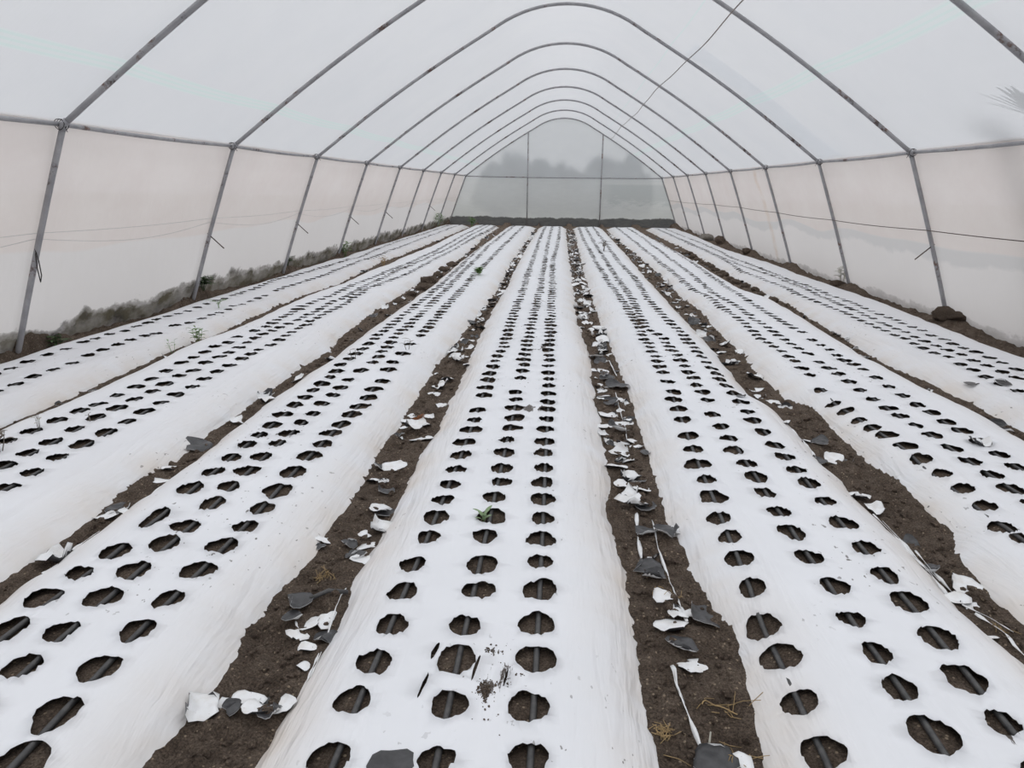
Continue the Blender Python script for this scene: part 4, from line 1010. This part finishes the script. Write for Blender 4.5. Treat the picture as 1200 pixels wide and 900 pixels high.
def straw(x, y, n, ln, lab, mat, spread, seed):
    q = random.Random(seed); m = MB()
    for i in range(n):
        a = q.uniform(0, 2 * PI); px, py = x + q.gauss(0, spread), y + q.gauss(0, spread * .7); l = ln * q.uniform(.5, 1.2)
        p0 = Vector((px - math.cos(a) * l / 2, py - math.sin(a) * l / 2, 0)); p1 = Vector((px + math.cos(a) * l / 2, py + math.sin(a) * l / 2, 0)); md = (p0 + p1) / 2 + Vector((q.uniform(-.01, .01), q.uniform(-.01, .01), 0))
        zs = [gz(p.x, p.y) + .004 + q.uniform(0, .012) for p in (p0, md, p1)]
        m.tube([(p.x, p.y, z) for p, z in zip((p0, md, p1), zs)], .0011, 5)
    tag(m.build('straw', M[mat]), lab, 'straw', kind='stuff')
straw(.36, 1.80, 26, .045, 'clump of golden straw on the soil right of the middle bed, near the bottom', 'dry', .02, 31)
straw(.50, 1.70, 30, .07, 'scattered straw stalks above the folded black disc, right of the middle bed', 'dry', .045, 32)
straw(.585, 1.93, 8, .10, 'few dry stalks against the edge of the third bed from the right, near the bottom', 'dry', .03, 33)
straw(-.89, 2.60, 18, .05, 'wisp of orange straw in the furrow left of the middle bed', 'dry', .022, 34)
straw(-.91, 4.62, 40, .05, 'rust-orange root clump in the furrow left of the middle bed', 'rusty', .022, 35)
straw(1.66, 2.42, 10, .05, 'orange straw wisp beside the thin thread, second furrow from the right', 'dry', .014, 36)
straw(.49, 2.55, 7, .06, 'loose dry stalks beside the long white strip right of the middle bed', 'dry', .03, 37)
# one standing twig by the folded disc
tag(MB().tube([(.478, 1.735, gz(.478, 1.735) - .01), (.482, 1.745, gz(.478, 1.735) + .03), (.484, 1.75, gz(.478, 1.735) + .062)], [.0035, .003, .0022], 7).build('twig', M['pale']),
    'pale twig standing up in the straw right of the middle bed', 'twig')
tag(MB().tube([(.545 + .055 * math.cos(a), 1.90 + .035 * math.sin(a), gz(.545 + .055 * math.cos(a), 1.90 + .035 * math.sin(a)) + .009) for a in np.linspace(.2, 2.9, 12)], .002, 6).build('stalk', M['dry']),
    'bowed tan stalk on the soil beside the third bed from the right', 'stalk')

# ------------------------------------------------------------------ clods and stones
def rock_mesh(name, seed, flat=.7):
    import bmesh
    bm = bmesh.new(); bmesh.ops.create_icosphere(bm, subdivisions=3, radius=1)
    P = np.array([v.co[:] for v in bm.verts])
    n = .30 * (vn(P[:, 0] * 1.4 + 8, P[:, 1] * 1.4 + P[:, 2] * 1.1 + 8, seed) - .5) * 2 + .22 * (vn(P[:, 0] * 3.3 + P[:, 2] * 2, P[:, 1] * 3.3 - P[:, 2] * 1.7, seed + 3) - .5) * 2 + .1 * (vn(P[:, 0] * 9, P[:, 1] * 9 + P[:, 2] * 9, seed + 5) - .5) * 2
    for v, k in zip(bm.verts, n): v.co = v.co * (1 + float(k)); v.co.z *= flat
    me = bpy.data.meshes.new(name); bm.to_mesh(me); bm.free()
    me.polygons.foreach_set('use_smooth', [True] * len(me.polygons))
    return me
CL = [rock_mesh('clod', s) for s in range(6)]
for m_ in CL: m_.materials.append(M['soil'])
def clod(x, y, s, lab, grp, me=None):
    o = bpy.data.objects.new('clod', me or CL[rnd.randrange(6)]); COL.objects.link(o)
    o.location = (x, y, gz(x, y) + s * .30); o.scale = (s, s * rnd.uniform(.8, 1.2), s * rnd.uniform(.75, 1.0)); o.rotation_euler = (rnd.uniform(-.3, .3), rnd.uniform(-.3, .3), rnd.uniform(0, 6))
    return tag(o, lab, 'clod', grp)
for i, (x, y, s) in enumerate(((-2.05, 11.0, .10), (-2.13, 11.75, .12), (-2.14, 10.4, .08), (-2.14, 12.7, .10), (-2.17, 13.6, .11), (-2.15, 9.6, .07), (-2.17, 14.5, .1))):
    clod(x, y, s, 'rounded brown clod, %s counted from near, far stretch of the second furrow from the left' % SN[i].replace('nearest', 'first'), 'big clods in the second furrow from the left')
for i in range(16):
    y = 10.6 + i * .5; a, b = furrow_x(6, y)
    clod(a + (b - a) * rnd.uniform(.35, .75), y, rnd.uniform(.06, .10), 'brown soil clod in the far stretch of the rightmost furrow', 'clods in the rightmost furrow')
for x, y, s, lab in ((4.62, 8.95, .13, 'big brown clod left of the second hoop foot, right wall'), (4.66, 8.75, .09, 'smaller clod in front of the second hoop foot, right wall'),
                     (4.60, 21.6, .16, 'brown clod near the sixth hoop foot, right wall'), (4.58, 12.3, .10, 'brown clod at the third hoop foot, right wall'), (4.55, 18.3, .12, 'brown clod at the fifth hoop foot, right wall')):
    clod(x, y, s, lab, 'clods along the right wall')
GS = rock_mesh('stone', 44, .8); GS.materials.append(M['greystone'])
o = clod(4.55, 23.6, .20, 'pale grey stone by the foot of the right wall, far end', 'clods along the right wall', GS); o.name = 'stone'; o['category'] = 'stone'
# crumbs: thousands of small lumps over the bare soil
P0 = np.array([v.co[:] for v in bpy.data.meshes.new_from_object(bpy.data.objects['clod']).vertices]) if False else None
def small_lumps():
    import bmesh
    bm = bmesh.new(); bmesh.ops.create_icosphere(bm, subdivisions=1, radius=1)
    base = np.array([v.co[:] for v in bm.verts]); F = np.array([[v.index for v in f.verts] for f in bm.faces]); bm.free()
    V, FF, k = [], [], 0
    n = 0
    while n < 5200:
        f = random.choices([0, 1, 2, 3, 4, 5, 6, 7], [2, 2, 5, 9, 9, 8, 4, 2])[0]
        y = 1.2 + 18 * random.random() ** 1.9
        if f in (0, 7):
            x = random.uniform(4.5, 4.9) * (-1 if f == 0 else 1)
        else:
            a, b = furrow_x(f, y); x = random.uniform(a + .035, b - .035)
        s = random.choice((.004, .005, .006, .008, .010, .014)) * random.uniform(.7, 1.3) * (1 + .05 * y)
        z = gz(x, y)
        J = base * (1 + rng.uniform(-.28, .28, (len(base), 1))) * [s, s * random.uniform(.7, 1.3), s * .75]
        V.append(J + [x, y, z + s * .3]); FF.append(F + k); k += len(base); n += 1
    V = np.concatenate(V); FF = np.concatenate(FF)
    o = link('soil_crumbs', mesh_of('soil_crumbs', V, FF), M['soil'], None, False)
    tag(o, 'loose soil crumbs scattered over the bare furrows', 'soil crumbs', kind='stuff')
small_lumps()

def spilled(cx, cy, sx, sy, n, seed, lab):
    import bmesh
    bm = bmesh.new(); bmesh.ops.create_icosphere(bm, subdivisions=1, radius=1)
    base = np.array([v.co[:] for v in bm.verts]); F = np.array([[v.index for v in f.verts] for f in bm.faces]); bm.free()
    q = random.Random(seed); V, FF, k = [], [], 0
    for _ in range(n):
        x, y = cx + q.gauss(0, sx), cy + q.gauss(0, sy); s = q.choice((.0012, .0016, .002, .0026, .0035)) 
        V.append(base * (1 + rng.uniform(-.3, .3, (len(base), 1))) * [s, s * 1.25, s * .6] + [x, y, on_film(4, x, y) + s * .3]); FF.append(F + k); k += len(base)
    tag(link('spilled_soil', mesh_of('spilled_soil', np.concatenate(V), np.concatenate(FF)), M['soil'], None, False), lab, 'soil', kind='stuff')
spilled(-.165, 1.845, .010, .035, 420, 1, 'elongated smear of spilled soil between two rows of holes, near end of the middle bed')
spilled(-.168, 1.965, .009, .020, 170, 2, 'smaller soil smear just above the elongated one on the middle bed')
spilled(-.125, 1.88, .030, .085, 130, 3, 'loose soil grains sprinkled right of the smears on the middle bed')
spilled(-.062, 1.905, .006, .010, 60, 4, 'little pinch of soil beside the right hole row, near end of the middle bed')
# ------------------------------------------------------------------ light: bright overcast sky
W = bpy.data.worlds.new('overcast'); SC.world = W; W.use_nodes = True
nt = W.node_tree; nt.nodes.clear()
wo = nt.nodes.new('ShaderNodeOutputWorld'); bg = nt.nodes.new('ShaderNodeBackground')
tc = nt.nodes.new('ShaderNodeTexCoord'); sp = nt.nodes.new('ShaderNodeSeparateXYZ'); rp = nt.nodes.new('ShaderNodeValToRGB')
nt.links.new(tc.outputs['Generated'], sp.inputs[0]); nt.links.new(sp.outputs['Z'], rp.inputs[0]); nt.links.new(rp.outputs[0], bg.inputs[0]); nt.links.new(bg.outputs[0], wo.inputs[0])
el = rp.color_ramp.elements
el[0].position = 0; el[0].color = (.26, .27, .285, 1); el[1].position = 1; el[1].color = (1.3, 1.3, 1.32, 1); x = el.new(.5); x.color = (.5, .505, .52, 1)
bg.inputs[1].default_value = 1.95

# ------------------------------------------------------------------ camera
cam = bpy.data.cameras.new('camera'); co = bpy.data.objects.new('camera', cam); COL.objects.link(co)
cam.sensor_width = 36; cam.lens = 849.7 / 1200 * 36; cam.clip_start = .05; cam.clip_end = 500
pitch, yaw, roll = .265, -.0649, .0128
fw = Vector((math.sin(yaw) * math.cos(pitch), math.cos(yaw) * math.cos(pitch), -math.sin(pitch)))
rt = Vector((math.cos(yaw), -math.sin(yaw), 0)); up = rt.cross(fw)
r2 = rt * math.cos(roll) + up * math.sin(roll); u2 = up * math.cos(roll) - rt * math.sin(roll)
co.matrix_world = Matrix(((r2.x, u2.x, -fw.x, .0243), (r2.y, u2.y, -fw.y, 0), (r2.z, u2.z, -fw.z, 1.5295), (0, 0, 0, 1)))
SC.camera = co
SC.view_settings.view_transform = 'Standard'; SC.view_settings.look = 'None'
SC.view_settings.gamma = 1; SC.view_settings.use_curve_mapping = False; SC.view_settings.exposure = -.07
SC.cycles.use_denoising = True
SC.cycles.max_bounces = 14; SC.cycles.diffuse_bounces = 8; SC.cycles.transmission_bounces = 8; SC.cycles.transparent_max_bounces = 12
